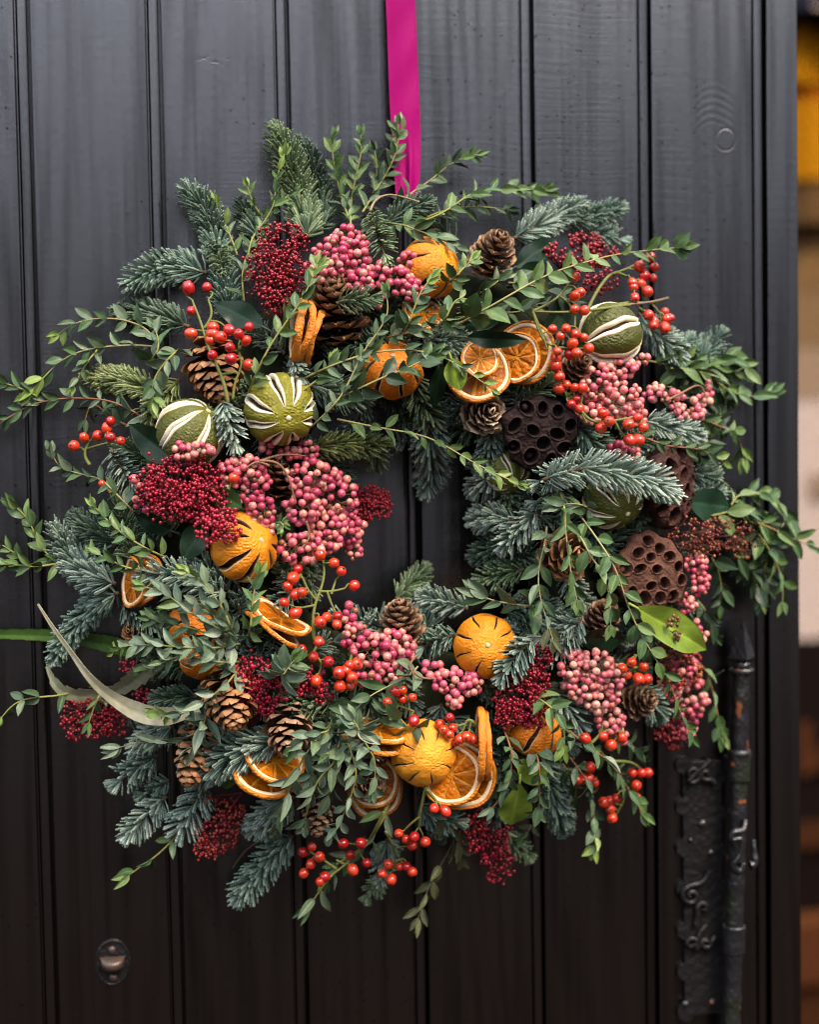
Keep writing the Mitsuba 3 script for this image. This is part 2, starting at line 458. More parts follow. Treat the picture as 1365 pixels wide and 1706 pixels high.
part(t, 'hasp', shape(*tube(spline(hk, 70), 0.0026 + 0.0007 * np.sin(np.linspace(0, 9, 70)), 8), 'painted_iron'))
pk = np.array([P(x, y, h) for x, y, h in ((1256, 1398, 0.016), (1257, 1420, 0.018), (1255, 1440, 0.019), (1250, 1442, 0.019))])
part(t, 'pin', shape(*tube(spline(pk, 30), np.linspace(0.0018, 0.0042, 30), 8), 'painted_iron'))
z = zb(1292)
t = thing('lock_plate', 'black ornamental iron plate with scrolls left of the bolt', 'plate')
a, b = P(1132, 1262, 0.0), P(1202, 1690, 0.0)
from shapely.geometry import Polygon, Point, box as sbox            # noqa: E402
from shapely.ops import unary_union                                  # noqa: E402
outl = [sbox(a[0] + 0.002, b[2] + 0.004, b[0], a[2] - 0.004)]
for q in np.linspace(0, 1, 7):
    outl.append(Point(a[0] + 0.003, b[2] + 0.006 + q * (a[2] - b[2] - 0.012)).buffer(0.0075))
    outl.append(Point(b[0] - 0.001, b[2] + 0.018 + q * (a[2] - b[2] - 0.036)).buffer(0.006))
pl = unary_union(outl).buffer(0.0015).buffer(-0.0015)
m = trimesh.creation.extrude_polygon(pl, 0.004, engine='earcut')
v = np.array(m.vertices)[:, [0, 2, 1]] * [1, -1, 1] - [0, 0.0006, 0]
part(t, 'plate', shape(v, np.array(m.faces), 'dull_iron', None, False))


def scroll(cx, cy, r0, turns, ang, flip, tail, h=0.0075, thick=0.0030):
    g = np.linspace(0, turns * 2 * np.pi, 60)
    rr = np.linspace(0.16, 1, 60) * r0
    q = np.stack([cx + flip * rr * np.cos(g + ang), cy + rr * np.sin(g + ang)], 1)
    q = np.vstack([q, tail])
    pts = P(q[:, 0], q[:, 1], h)
    c = spline(pts, 90)
    return tube(c, np.linspace(thick * 0.8, thick, 90), 8)


for cx, cy, r0, tn, an, fl, tail in ((1154, 1290, 14, 1.2, 0.5, 1, [(1178, 1272), (1184, 1266)]), (1176, 1290, 10, 1.0, 2.0, -1, [(1192, 1305)]), (1152, 1492, 15, 1.25, 2.2, 1, [(1172, 1468), (1182, 1450)]),
                                     (1172, 1512, 10, 1.0, 0.3, -1, [(1160, 1540)]), (1152, 1572, 12, 1.1, 0.0, 1, [(1166, 1556), (1178, 1540)]), (1176, 1570, 10, 1.1, 2.6, -1, [(1192, 1560)])):
    part(t, 'scroll', shape(*scroll(cx, cy, r0, tn, an, fl, tail), 'dull_iron'))
for cx, cy, r in ((1170, 1372, 8), (1142, 1672, 6.5), (1186, 1668, 6.5), (1184, 1420, 6), (1150, 1398, 4)):
    s = trimesh.creation.icosphere(subdivisions=2)
    part(t, 'rivet', shape(np.array(s.vertices) * [r * 0.0005, 0.0028, r * 0.0005] + P(cx, cy, 0.0046), s.faces, 'painted_iron'))
# the round pull at lower left
t = thing('door_pull', 'small oval iron plate with a worn metal knob at lower left', 'door pull')
cp = P(188, 1602, 0.0)
g = np.arange(56) * 2 * np.pi / 56
prof = [(1.0, 0.0), (1.0, 0.0016), (0.975, 0.0024), (0.93, 0.0026), (0.90, 0.0018), (0.85, 0.0016), (0.0, 0.0022)]
v = np.concatenate([np.stack([cp[0] + 0.0148 * r * np.cos(g), np.full(56, -y + 0.0003), cp[2] + 0.0196 * r * np.sin(g)], 1) for r, y in prof])
part(t, 'plate', shape(v, grid_faces(len(prof), 56, True)[:, ::-1], 'dull_iron', None, 35))
gx = np.linspace(-1, 1, 25)
lip = []
for u in gx:                                               # a bowed lip with a dark pocket under it
    w = math.sqrt(max(0.0, 1 - u * u))
    lip.append([(cp[0] + u * 0.0105, -0.002, cp[2] + 0.0052), (cp[0] + u * 0.0103, -0.0035 - 0.0062 * w, cp[2] + 0.0046 - 0.001 * w), (cp[0] + u * 0.0098, -0.0040 - 0.0080 * w, cp[2] + 0.0012 - 0.0022 * w),
                (cp[0] + u * 0.0095, -0.0032 - 0.0066 * w, cp[2] - 0.0012 - 0.0046 * w), (cp[0] + u * 0.0092, -0.0020, cp[2] - 0.0020 - 0.0050 * w)])
v = np.array(lip).reshape(-1, 3)
f = grid_faces(25, 5, True)
part(t, 'lip', shape(v, f[:, ::-1], 'bare_iron', None, 50), 'worn bare metal lip of the pull')
for dy, nm in ((25, 'screw'), (-26, 'screw')):
    q = P(187 + (2 if dy < 0 else 0), 1602 - dy + (5 if dy > 0 else -0), 0.0015)
    s = trimesh.creation.icosphere(subdivisions=2)
    part(t, nm, shape(np.array(s.vertices) * [0.0034, 0.0026, 0.0034] + q, s.faces, 'bare_iron'))

# ------------------------------------------------------------------ the ribbon
t = thing('ribbon', 'bright magenta satin ribbon hanging the wreath from above', 'ribbon')
rows = []
rl = [(-120, 640.5, 688, .009), (0, 643, 692, .012), (60, 645.5, 694.5, .0145), (120, 647.5, 697, .017), (180, 650, 699.5, .0195), (240, 654.5, 701, .022), (290, 657, 700, .025), (328, 660, 697, .029), (360, 661, 695, .033)]
ry = np.array([r[0] for r in rl], float)
yy = np.linspace(-120, 360, 70)
lx, rx, hh = (CubicSpline(ry, [r[i] for r in rl])(yy) for i in (1, 2, 3))
front, backs = [], []
for y, l, r, h in zip(yy, lx, rx, hh):
    fold = 1 / (1 + math.exp(-(y - 250) / 14))
    for u in np.linspace(0, 1, 15):
        d = 0.0012 * math.sin(math.pi * u) + 0.0004 * (abs(u - 0.5) > 0.46) + fold * (0.0042 * math.exp(-((u - 0.62) / 0.10) ** 2) - 0.002 * math.exp(-((u - 0.45) / 0.09) ** 2)) + 0.0005 * math.sin(y * 0.06 + u * 4)
        front.append(P(l + (r - l) * u, y, h + d))
front = np.array(front)
n = len(front)
f = grid_faces(len(yy), 15)
v = np.vstack([front, front + [0, 0.0005, 0]])
rim = []
for i in range(len(yy) - 1):
    for j in (0, 14):
        p0, p1 = i * 15 + j, (i + 1) * 15 + j
        rim += [[p0, p1, p1 + n], [p0, p1 + n, p0 + n]]
part(t, 'band', shape(v, np.vstack([f, f[:, ::-1] + n, rim]), 'ribbon_satin', None, 40))

# ------------------------------------------------------------------ the wreath's ring
nu, nv = 220, 40
gu, gv = np.meshgrid(np.arange(nu) * 2 * np.pi / nu, np.arange(nv) * 2 * np.pi / nv, indexing='ij')
cc = P(RC[0], RC[1], 0.040)
ms = mpp(*RC, 0.045)
maj, mn = 322 * ms, 92 * ms
nz = nfbm(np.stack([np.cos(gu) * 7 + np.cos(gv) * 2, np.sin(gu) * 7, np.sin(gv) * 2 + 5], -1) * 3.0, 4, 3) - 0.5
mr = mn * (1 + 0.55 * nz)
v = np.stack([cc[0] + (maj + mr * np.cos(gv)) * np.cos(gu), cc[1] - 0.82 * mr * np.sin(gv) * 0.75, cc[2] + (maj + mr * np.cos(gv)) * np.sin(gu)], -1).reshape(-1, 3)
f = grid_faces(nu, nv, True)
f = np.vstack([f, np.stack([np.array([(nu - 1) * nv + j, (nu - 1) * nv + (j + 1) % nv, (j + 1) % nv]) for j in range(nv)]), np.stack([np.array([(nu - 1) * nv + j, (j + 1) % nv, j]) for j in range(nv)])])
t = thing('wreath_ring', 'dark mossy ring that carries the whole wreath on the door', 'wreath')
part(t, 'moss', shape(v, f, 'moss', np.array([0.018, 0.022, 0.010]) * (0.6 + 1.2 * nz.reshape(-1, 1) + 0.3)))

# ------------------------------------------------------------------ fir
FIRPAL = {'b': ((0.024, 0.054, 0.038), (0.440, 0.570, 0.440)), 'g': ((0.022, 0.048, 0.022), (0.360, 0.460, 0.250)), 'y': ((0.045, 0.072, 0.018), (0.520, 0.580, 0.250)), 'd': ((0.012, 0.030, 0.018), (0.210, 0.290, 0.190)),
          's': ((0.028, 0.060, 0.044), (0.640, 0.760, 0.620))}


def fir(label, pts, half, dh=0.0, pal='b', flat=0.0, dens=1.0, group=None, npts=40):
    """A sprig from its cut end to its tip; half: half its width in photograph pixels; flat: needles combed to two sides."""
    t = thing('fir_sprig', label, 'fir sprig', group)
    c = path3(pts, dh, npts)
    q = pxs(pts)
    s = mpp(*q[len(q) // 2])
    tn = tangents(c)
    length = np.linalg.norm(np.diff(c, axis=0), axis=1).sum()
    part(t, 'twig', shape(*tube(c, np.linspace(0.0017, 0.0010, npts), 6), 'bark', (0.10, 0.062, 0.032)))
    half = half * 1.12
    nl = half * s * 1.14
    N = int(0.66 * dens * (length / 0.00034) * (1.0 - 0.25 * flat)) + 20
    u = np.sort(RNG.uniform(0.02, 1.0, N) ** 0.93)
    ntip = 20
    u[-ntip:] = RNG.uniform(0.90, 1.0, ntip)
    x = u * (npts - 1)
    i = np.minimum(x.astype(int), npts - 2)
    w = (x - i)[:, None]
    base, tt = c[i] * (1 - w) + c[i + 1] * w, unit(tn[i] * (1 - w) + tn[i + 1] * w)
    V = unit(TOVIEW - tt * (tt @ TOVIEW)[:, None] + 1e-6)
    A = np.cross(tt, V)
    phi = np.arange(N) * 2.39996 + RNG.normal(0, 0.16, N)
    side, front = np.cos(phi), np.sin(phi)
    front = np.where(front < -0.35, -front * 0.7, front)
    front = front * (1 - 0.80 * flat) + 0.10 * flat
    dirn = unit(side[:, None] * A + front[:, None] * V)
    al = np.radians(np.clip(66 - 30 * np.clip((u - 0.7) / 0.3, 0, 1) + 8 * flat + RNG.normal(0, 4.5, N), 8, 85))
    al[-ntip:] = np.radians(np.interp(u[-ntip:], [0.90, 1.0], [44, 14]) + RNG.normal(0, 7, ntip))
    d = np.cos(al)[:, None] * tt + np.sin(al)[:, None] * dirn
    L = nl * RNG.uniform(0.86, 1.06, N) * np.where(u < 0.12, 0.8, 1.0) * (1 - 0.34 * np.clip((u - 0.80) / 0.20, 0, 1))
    bend = unit(d + tt * 0.60 + V * 0.35)
    wv = unit(np.cross(d, dirn + 0.15 * RNG.normal(size=(N, 3))) + 0.2 * A)
    nvv = unit(np.cross(wv, d))
    nvv *= np.sign((nvv * (V + 0.6 * dirn)).sum(1))[:, None]
    W = 0.00108 * RNG.uniform(0.90, 1.10, N) * (0.9 + half * s / 0.05)
    ring = []
    base = base + dirn * 0.0009
    for tq, wf in ((0.0, 0.60), (0.45, 1.0), (0.93, 0.86)):
        p = base + d * (L * tq * (1 - 0.5 * tq))[:, None] + bend * (L * 0.5 * tq * tq)[:, None]
        ww, hh = (W * wf)[:, None], (W * wf * 0.42)[:, None]
        ring += [p - wv * ww, p + nvv * hh, p + wv * ww, p - nvv * hh]
    ring.append(base + d * (L * 0.5)[:, None] + bend * (L * 0.5)[:, None])
    v = np.stack(ring, 1)
    f1 = []
    for r in (0, 4):
        for k in range(4):
            a, b = r + k, r + (k + 1) % 4
            f1 += [[a, b, b + 4], [a, b + 4, a + 4]]
    f1 += [[8 + k, 8 + (k + 1) % 4, 12] for k in range(4)]
    f = (np.array(f1)[None] + (np.arange(N) * 13)[:, None, None]).reshape(-1, 3)
    dark, light = (np.array(a) for a in FIRPAL[pal])
    tone = RNG.uniform(0.0, 0.45, (N, 1, 1)) + RNG.normal(0, 0.06, (1, 1, 1))
    cshift = np.array([0.5, 0.1, 0.5, 0.75, 0.5, 0.08, 0.5, 0.85, 0.6, 0.2, 0.6, 0.9, 0.7])[None, :, None] * 0.75
    mixv = np.clip(cshift * 0.95 + tone * 0.82 - 0.19 + 0.10 * (u[:, None, None] > 0.9), 0, 1)
    col = dark * (1 - mixv) + light * mixv
    part(t, 'needles', shape(v.reshape(-1, 3), f, 'needle', col.reshape(-1, 3)), None, 'stuff')
    return t


# ------------------------------------------------------------------ leaves and eucalyptus
LEAFPAL = {'g': [(0.100, 0.160, 0.080), (0.060, 0.112, 0.050), (0.150, 0.210, 0.120), (0.080, 0.150, 0.058)], 'd': [(0.045, 0.085, 0.032), (0.024, 0.052, 0.022), (0.070, 0.120, 0.044)], 'y': [(0.170, 0.260, 0.055), (0.215, 0.310, 0.070), (0.135, 0.220, 0.050)],
           'm': [(0.100, 0.175, 0.050), (0.060, 0.118, 0.034), (0.150, 0.230, 0.075), (0.085, 0.160, 0.060)], 'o': [(0.110, 0.120, 0.050), (0.075, 0.088, 0.040), (0.150, 0.160, 0.075)],
           's': [(0.180, 0.255, 0.160), (0.120, 0.190, 0.110), (0.235, 0.305, 0.200), (0.150, 0.215, 0.115)]}


def leaf_mesh(nu, nv, fold, curl, shapek, col, vein=0.35, wave=0.0, seed=0):
    """A blade of unit length along +y, unit width along x, facing +z, with a midrib and a little thickness of its own."""
    tq = np.linspace(0, 1, nu)
    hw = np.sin(np.pi * tq ** shapek) ** 0.85 * 0.5
    hw = np.where(tq > 0.85, hw * (1 - 0.25 * (tq - 0.85) / 0.15), hw)
    u = np.linspace(-1, 1, nv)
    T, U = np.meshgrid(tq, u, indexing='ij')
    x = hw[:, None] * U
    z = fold * np.abs(U) * hw[:, None] - curl * (T - 0.1) ** 2 + wave * np.sin(T * 9 + seed) * U * hw[:, None]
    top = np.stack([x, T, z], -1).reshape(-1, 3)
    rib = np.abs(U) < 0.01
    colr = np.array(col) * (1 + vein * np.exp(-(U / 0.10) ** 2)[..., None] + 0.14 * (np.abs(U) > 0.95)[..., None])
    colr = colr * (0.93 + 0.14 * nfbm(np.stack([U * 3, T * 7, U * 0 + seed], -1), 2, seed)[..., None])
    if nu > 15:
        q = (T * 9 - np.abs(U) * 2.2) % 1.0
        colr = colr * (1 + 0.16 * np.exp(-((q - 0.5) / 0.10) ** 2) * (np.abs(U) < 0.9))[..., None]
        colr = colr * (0.82 + 0.36 * nfbm(np.stack([U * 5, T * 11, U * 0 + seed + 3], -1), 3, seed + 5)[..., None])
    low = top - [0, 0, 0.012]
    colb = np.array(col) * 0.6 + np.array([0.10, 0.13, 0.09]) * 0.5
    f = grid_faces(nu, nv)
    n = len(top)
    rimf = []
    for i in range(nu - 1):
        for j in (0, nv - 1):
            a, b = i * nv + j, (i + 1) * nv + j
            q = [[a, b, b + n], [a, b + n, a + n]]
            rimf += q if j == 0 else [w[::-1] for w in q]
    return np.vstack([top, low]), np.vstack([f[:, ::-1], f + n, rimf]), np.vstack([colr.reshape(-1, 3), np.broadcast_to(colb, (n, 3))])


LEAVES = {}
for pk_, cols in LEAFPAL.items():
    LEAVES[pk_] = []
    for k, col in enumerate(cols):
        for fold, curl, sk in ((0.22, 0.12, 0.80), (0.10, 0.24, 0.92), (0.34, 0.02, 0.74)):
            v, f, c = leaf_mesh(10, 7, fold, curl, sk, col, 0.30, 0.05, k)
            LEAVES[pk_].append(shape(v, f, 'leaf', c))


def put_leaf(t, pal, base, d, nrm, L, W, name='leaf'):
    nrm = unit(nrm - d * (nrm @ d))
    x = np.cross(d, nrm)
    part(t, name, placed(LEAVES[pal][RNG.integers(len(LEAVES[pal]))], frame(x * W, d * L, nrm * L, base)))


def euc(label, pts, pal='g', L=(38, 20), wid=0.46, step=24, dh=0.030, stem=(0.00085, 0.00042), stemcol=(0.27, 0.27, 0.07), tip='y', beta=54, first=0.08, group=None, hmin=0.012):
    """A eucalyptus stem with opposite leaves, each leaf an object; L, step: leaf length (foot, tip) and spacing in photograph pixels."""
    t = thing('eucalyptus_stem', label, 'eucalyptus', group)
    n = 44
    c = path3(pts, dh, n, hmin)
    c[:, 1] += 0.55 * max(dh, 0.010) * np.clip(1 - np.linspace(0, 1, n) / 0.22, 0, 1) ** 1.5
    q = pxs(pts)
    s = mpp(*q[len(q) // 2], 0.08)
    L, step, wid = (L[0] * 1.03, L[1] * 1.03), step * 1.04, wid * 0.96
    part(t, 'stem', shape(*tube(c, np.linspace(stem[0], stem[1], n), 6), 'bark', stemcol))
    tn = tangents(c)
    arc = np.concatenate([[0], np.cumsum(np.linalg.norm(np.diff(c, axis=0), axis=1))])
    total = arc[-1]
    pos, a = [], first * total
    while a < total - 6 * s:
        pos.append(a)
        a += step * s * RNG.uniform(0.82, 1.18) * (1 - 0.35 * a / total)
    roll = RNG.uniform(-0.5, 0.5)
    for k, a in enumerate(pos):
        fr = a / total
        p = np.array([np.interp(a, arc, c[:, j]) for j in range(3)])
        d0 = unit(np.array([np.interp(a, arc, tn[:, j]) for j in range(3)]))
        V = unit(TOVIEW - d0 * (d0 @ TOVIEW))
        A = np.cross(d0, V)
        ll = (L[0] + (L[1] - L[0]) * fr) * s
        ph = roll + (0.0 if k % 2 == 0 else 0.95) + RNG.normal(0, 0.25)
        for sg in (0, math.pi):
            if RNG.uniform() < 0.13:
                continue
            o = math.cos(ph + sg) * A + math.sin(ph + sg) * V
            be = math.radians(np.clip(RNG.normal(beta - 6 - 16 * fr, 9), 18, 85))
            d = unit(math.cos(be) * d0 + math.sin(be) * o)
            nr = unit(d0 * RNG.uniform(0.0, 0.6) + V * RNG.uniform(0.5, 1.1) + A * RNG.normal(0, 0.35) + np.array([0, 0, 0.25]))
            q = ll * RNG.uniform(0.76, 1.18)
            pp = tip if (tip and fr > 0.84 and RNG.uniform() < 0.75) else pal
            put_leaf(t, pp, p + o * stem[0] * 0.8, d, nr, q, q * wid * RNG.uniform(0.75, 1.15))
    d0, p = tn[-1], c[-1]
    V = unit(TOVIEW - d0 * (d0 @ TOVIEW))
    A = np.cross(d0, V)
    for k in range(3):
        o = math.cos(k * 2.1 + roll) * A + math.sin(k * 2.1 + roll) * V
        d = unit(d0 + 0.35 * o)
        put_leaf(t, tip or pal, p - d0 * 0.001, d, unit(V + 0.4 * o), L[1] * s * RNG.uniform(0.7, 1.0), L[1] * s * wid * 0.75)
    return t


def big_leaf(label, foot, tip_, width, col, roll=0.0, dh=0.02, tilt=0.0, gloss=True, curl=0.10, fold=0.18, sk=0.86, lift=0.0, cat='leaf'):
    """One large leaf: from its foot to its tip in the photograph, its width in pixels."""
    t = thing('broad_leaf', label, cat)
    a = P(*foot, float(surf(*foot)) + dh)
    b = P(*tip_, max(0.012, float(surf(*tip_)) + dh + lift))
    d = b - a
    L = float(np.linalg.norm(d))
    d = d / L
    V = unit(TOVIEW - d * (d @ TOVIEW))
    A = np.cross(d, V)
    nr = unit(V * math.cos(roll) + A * math.sin(roll))
    v, f, c = leaf_mesh(64, 25, fold, curl, sk, col, 0.55, 0.13, int(foot[0]) % 7)
    x = np.cross(d, nr)
    W = width * mpp(*foot)
    v = v @ np.array([x * W, d * L, nr * L * 0.6]) + a
    part(t, 'blade', shape(v, f, 'glossy_leaf' if gloss else 'leaf', c))
    st = np.array([a - d * 0.008 + [0, 0.003, 0], a, a + d * L * 0.03])
    part(t, 'stalk', shape(*tube(spline(st, 8), 0.0011, 6), 'bark', np.array(col) * 1.3 + 0.02))


def serrated(label, pts, widths, col, dh, twist, teeth=0.0):
    t = thing('serrated_leaf', label, 'leaf')
    n = 90
    c = path3(pts, dh, n)
    s = mpp(*pxs(pts)[0])
    w = np.interp(np.linspace(0, 1, n), np.linspace(0, 1, len(widths)), widths) * s * 0.5
    tn = tangents(c)
    V = unit(TOVIEW - tn * (tn @ TOVIEW)[:, None])
    A = np.cross(tn, V)
    tw = np.interp(np.linspace(0, 1, n), np.linspace(0, 1, len(twist)), twist)
    S = A * np.cos(tw)[:, None] + V * np.sin(tw)[:, None]
    N = np.cross(S, tn)
    saw = (1 + teeth * ((np.arange(n) % 9) / 9.0 - 0.4))
    cols = np.linspace(-1, 1, 7)
    top = np.stack([c + S * (w * (saw if abs(u) > 0.9 else 1) * u)[:, None] + N * (np.abs(u) * w * 0.22)[:, None] for u in cols], 1)
    colr = np.stack([np.broadcast_to(np.array(col) * (0.72 if abs(u) < 0.1 else 1.12 if abs(u) > 0.9 else 1.0), (n, 3)) for u in cols], 1) * ((0.72 + 0.56 * nfbm(top * 130, 3, 2)) * (1 + 0.05 * np.sin(np.arange(n)[:, None] * 1.3 + 3.0 * np.abs(cols)[None])))[..., None]
    v = np.vstack([top.reshape(-1, 3), (top - N[:, None] * 0.0004).reshape(-1, 3)])
    f = grid_faces(n, 7)
    m = n * 7
    rimf = []
    for i in range(n - 1):
        for j in (0, 6):
            a, b = i * 7 + j, (i + 1) * 7 + j
            rimf += [[a, b, b + m], [a, b + m, a + m]]
    part(t, 'blade', shape(v, np.vstack([f, f[:, ::-1] + m, rimf]), 'leaf', np.vstack([colr.reshape(-1, 3)] * 2)))


# ------------------------------------------------------------------ pine cones
def scale_mesh(pale, brown, seed):
    nu, nv = 9, 9
    tq, u = np.linspace(0, 1, nu), np.linspace(-1, 1, nv)
    T, U = np.meshgrid(tq, u, indexing='ij')
    hw = (0.11 + 0.27 * np.clip(T / 0.72, 0, 1) ** 0.9) * np.sqrt(np.maximum(0, 1 - np.clip((T - 0.70) / 0.30, 0, 1) ** 2.4) + 0.015)
    x = hw * U
    zc = 0.22 * T ** 2 - 0.05
    th = 0.035 + 0.055 * np.exp(-((T - 0.86) / 0.14) ** 2) * (1 - 0.6 * U ** 2)
    edge = np.sqrt(np.maximum(0, 1 - np.abs(U) ** 3))
    cup = 0.09 * U ** 2 * T
    top = np.stack([x, T, zc + cup + th * 0.35 * edge], -1)
    low = np.stack([x, T, zc + cup - th * (0.9 * edge) - 0.045 * np.exp(-((T - 0.9) / 0.09) ** 2) * (np.abs(U) < 0.3)], -1)
    nz_ = nfbm(np.stack([U * 4, T * 6, U * 0 + seed * 2.2], -1), 3, seed)[..., None]
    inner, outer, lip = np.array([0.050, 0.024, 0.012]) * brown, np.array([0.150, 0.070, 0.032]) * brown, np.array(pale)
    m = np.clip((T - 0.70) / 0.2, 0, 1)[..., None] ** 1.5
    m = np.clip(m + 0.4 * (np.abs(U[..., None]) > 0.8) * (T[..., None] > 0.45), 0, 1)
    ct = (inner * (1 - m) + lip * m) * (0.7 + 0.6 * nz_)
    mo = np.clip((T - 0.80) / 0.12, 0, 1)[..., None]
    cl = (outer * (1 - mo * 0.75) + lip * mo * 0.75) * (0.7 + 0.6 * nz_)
    n = nu * nv
    f = grid_faces(nu, nv)
    rimf = []
    loop = [i * nv for i in range(nu)] + [(nu - 1) * nv + j for j in range(1, nv)] + [i * nv + nv - 1 for i in range(nu - 2, -1, -1)]
    for a, b in zip(loop[:-1], loop[1:]):
        rimf += [[a, b + n, b], [a, a + n, b + n]]
    return np.vstack([top.reshape(-1, 3), low.reshape(-1, 3)]), np.vstack([f[:, ::-1], f + n, rimf]), np.vstack([ct.reshape(-1, 3), cl.reshape(-1, 3)])


CONEPAL = {'tan': ((0.52, 0.33, 0.19), 0.9), 'dark': ((0.34, 0.18, 0.085), 0.5), 'cream': ((0.80, 0.62, 0.42), 0.9), 'warm': ((0.56, 0.27, 0.105), 1.7), 'grey': ((0.48, 0.30, 0.19), 1.4)}
SCALES = {}
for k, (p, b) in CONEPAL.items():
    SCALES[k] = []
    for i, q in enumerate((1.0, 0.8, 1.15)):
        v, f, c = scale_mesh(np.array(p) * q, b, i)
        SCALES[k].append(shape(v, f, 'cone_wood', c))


def cone(label, cx, cy, rad, axis, pal='tan', n=52, length=2.1, dh=0.0, open_=1.0):
    """A pine cone about its middle (photograph pixels); axis: (right, up, towards the viewer), pointing to its tip."""
    t = thing('pine_cone', label, 'pine cone')
    s = mpp(cx, cy)
    R = rad * s
    Lc = R * length
    a = unit([axis[0], -axis[2], axis[1]])
    o = P(cx, cy, float(surf(cx, cy)) + dh) - a * Lc * 0.42
    e1 = unit(np.cross(a, [0.31, 0.2, 0.93]))
    e2 = np.cross(a, e1)
    z = np.linspace(-0.03, 0.82, 14)
    g = np.arange(12) * 2 * np.pi / 12
    cr = R * 0.26 * np.sqrt(np.clip(1 - ((z - 0.3) / 0.62) ** 2, 0.02, 1))
    v = (o + (a * (z * Lc)[:, None])[:, None] + cr[:, None, None] * (np.cos(g)[None, :, None] * e1 + np.sin(g)[None, :, None] * e2)).reshape(-1, 3)
    v = np.vstack([v, o - a * Lc * 0.04, o + a * Lc * 0.84])
    f = grid_faces(14, 12, True)
    f = np.vstack([f, [[168, (k + 1) % 12, k] for k in range(12)], [[169, 156 + k, 156 + (k + 1) % 12] for k in range(12)]])
    part(t, 'core', shape(v, f, 'cone_wood', (0.035, 0.018, 0.010)))
    for i in range(n):
        q = i / (n - 1)
        ph = i * 2.39996 + RNG.normal(0, 0.05)
        er = math.cos(ph) * e1 + math.sin(ph) * e2
        th = math.radians(np.interp(q, [0, 0.25, 0.6, 0.88, 1], [104, 86, 70, 48, 16]) * open_ + RNG.normal(0, 3.5))
        ln = R * np.interp(q, [0, 0.2, 0.55, 0.85, 1], [0.72, 0.96, 0.86, 0.60, 0.38]) * RNG.uniform(0.93, 1.07)
        d = math.sin(th) * er + math.cos(th) * a
        nr = -math.cos(th) * er + math.sin(th) * a
        x = np.cross(d, nr)
        p = o + a * Lc * (0.02 + 0.80 * q ** 0.95) + er * R * 0.10 * (1 - q)
        wl = ln * 1.02 if q < 0.85 else ln * 1.25
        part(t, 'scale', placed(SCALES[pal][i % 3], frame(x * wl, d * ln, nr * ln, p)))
    return t


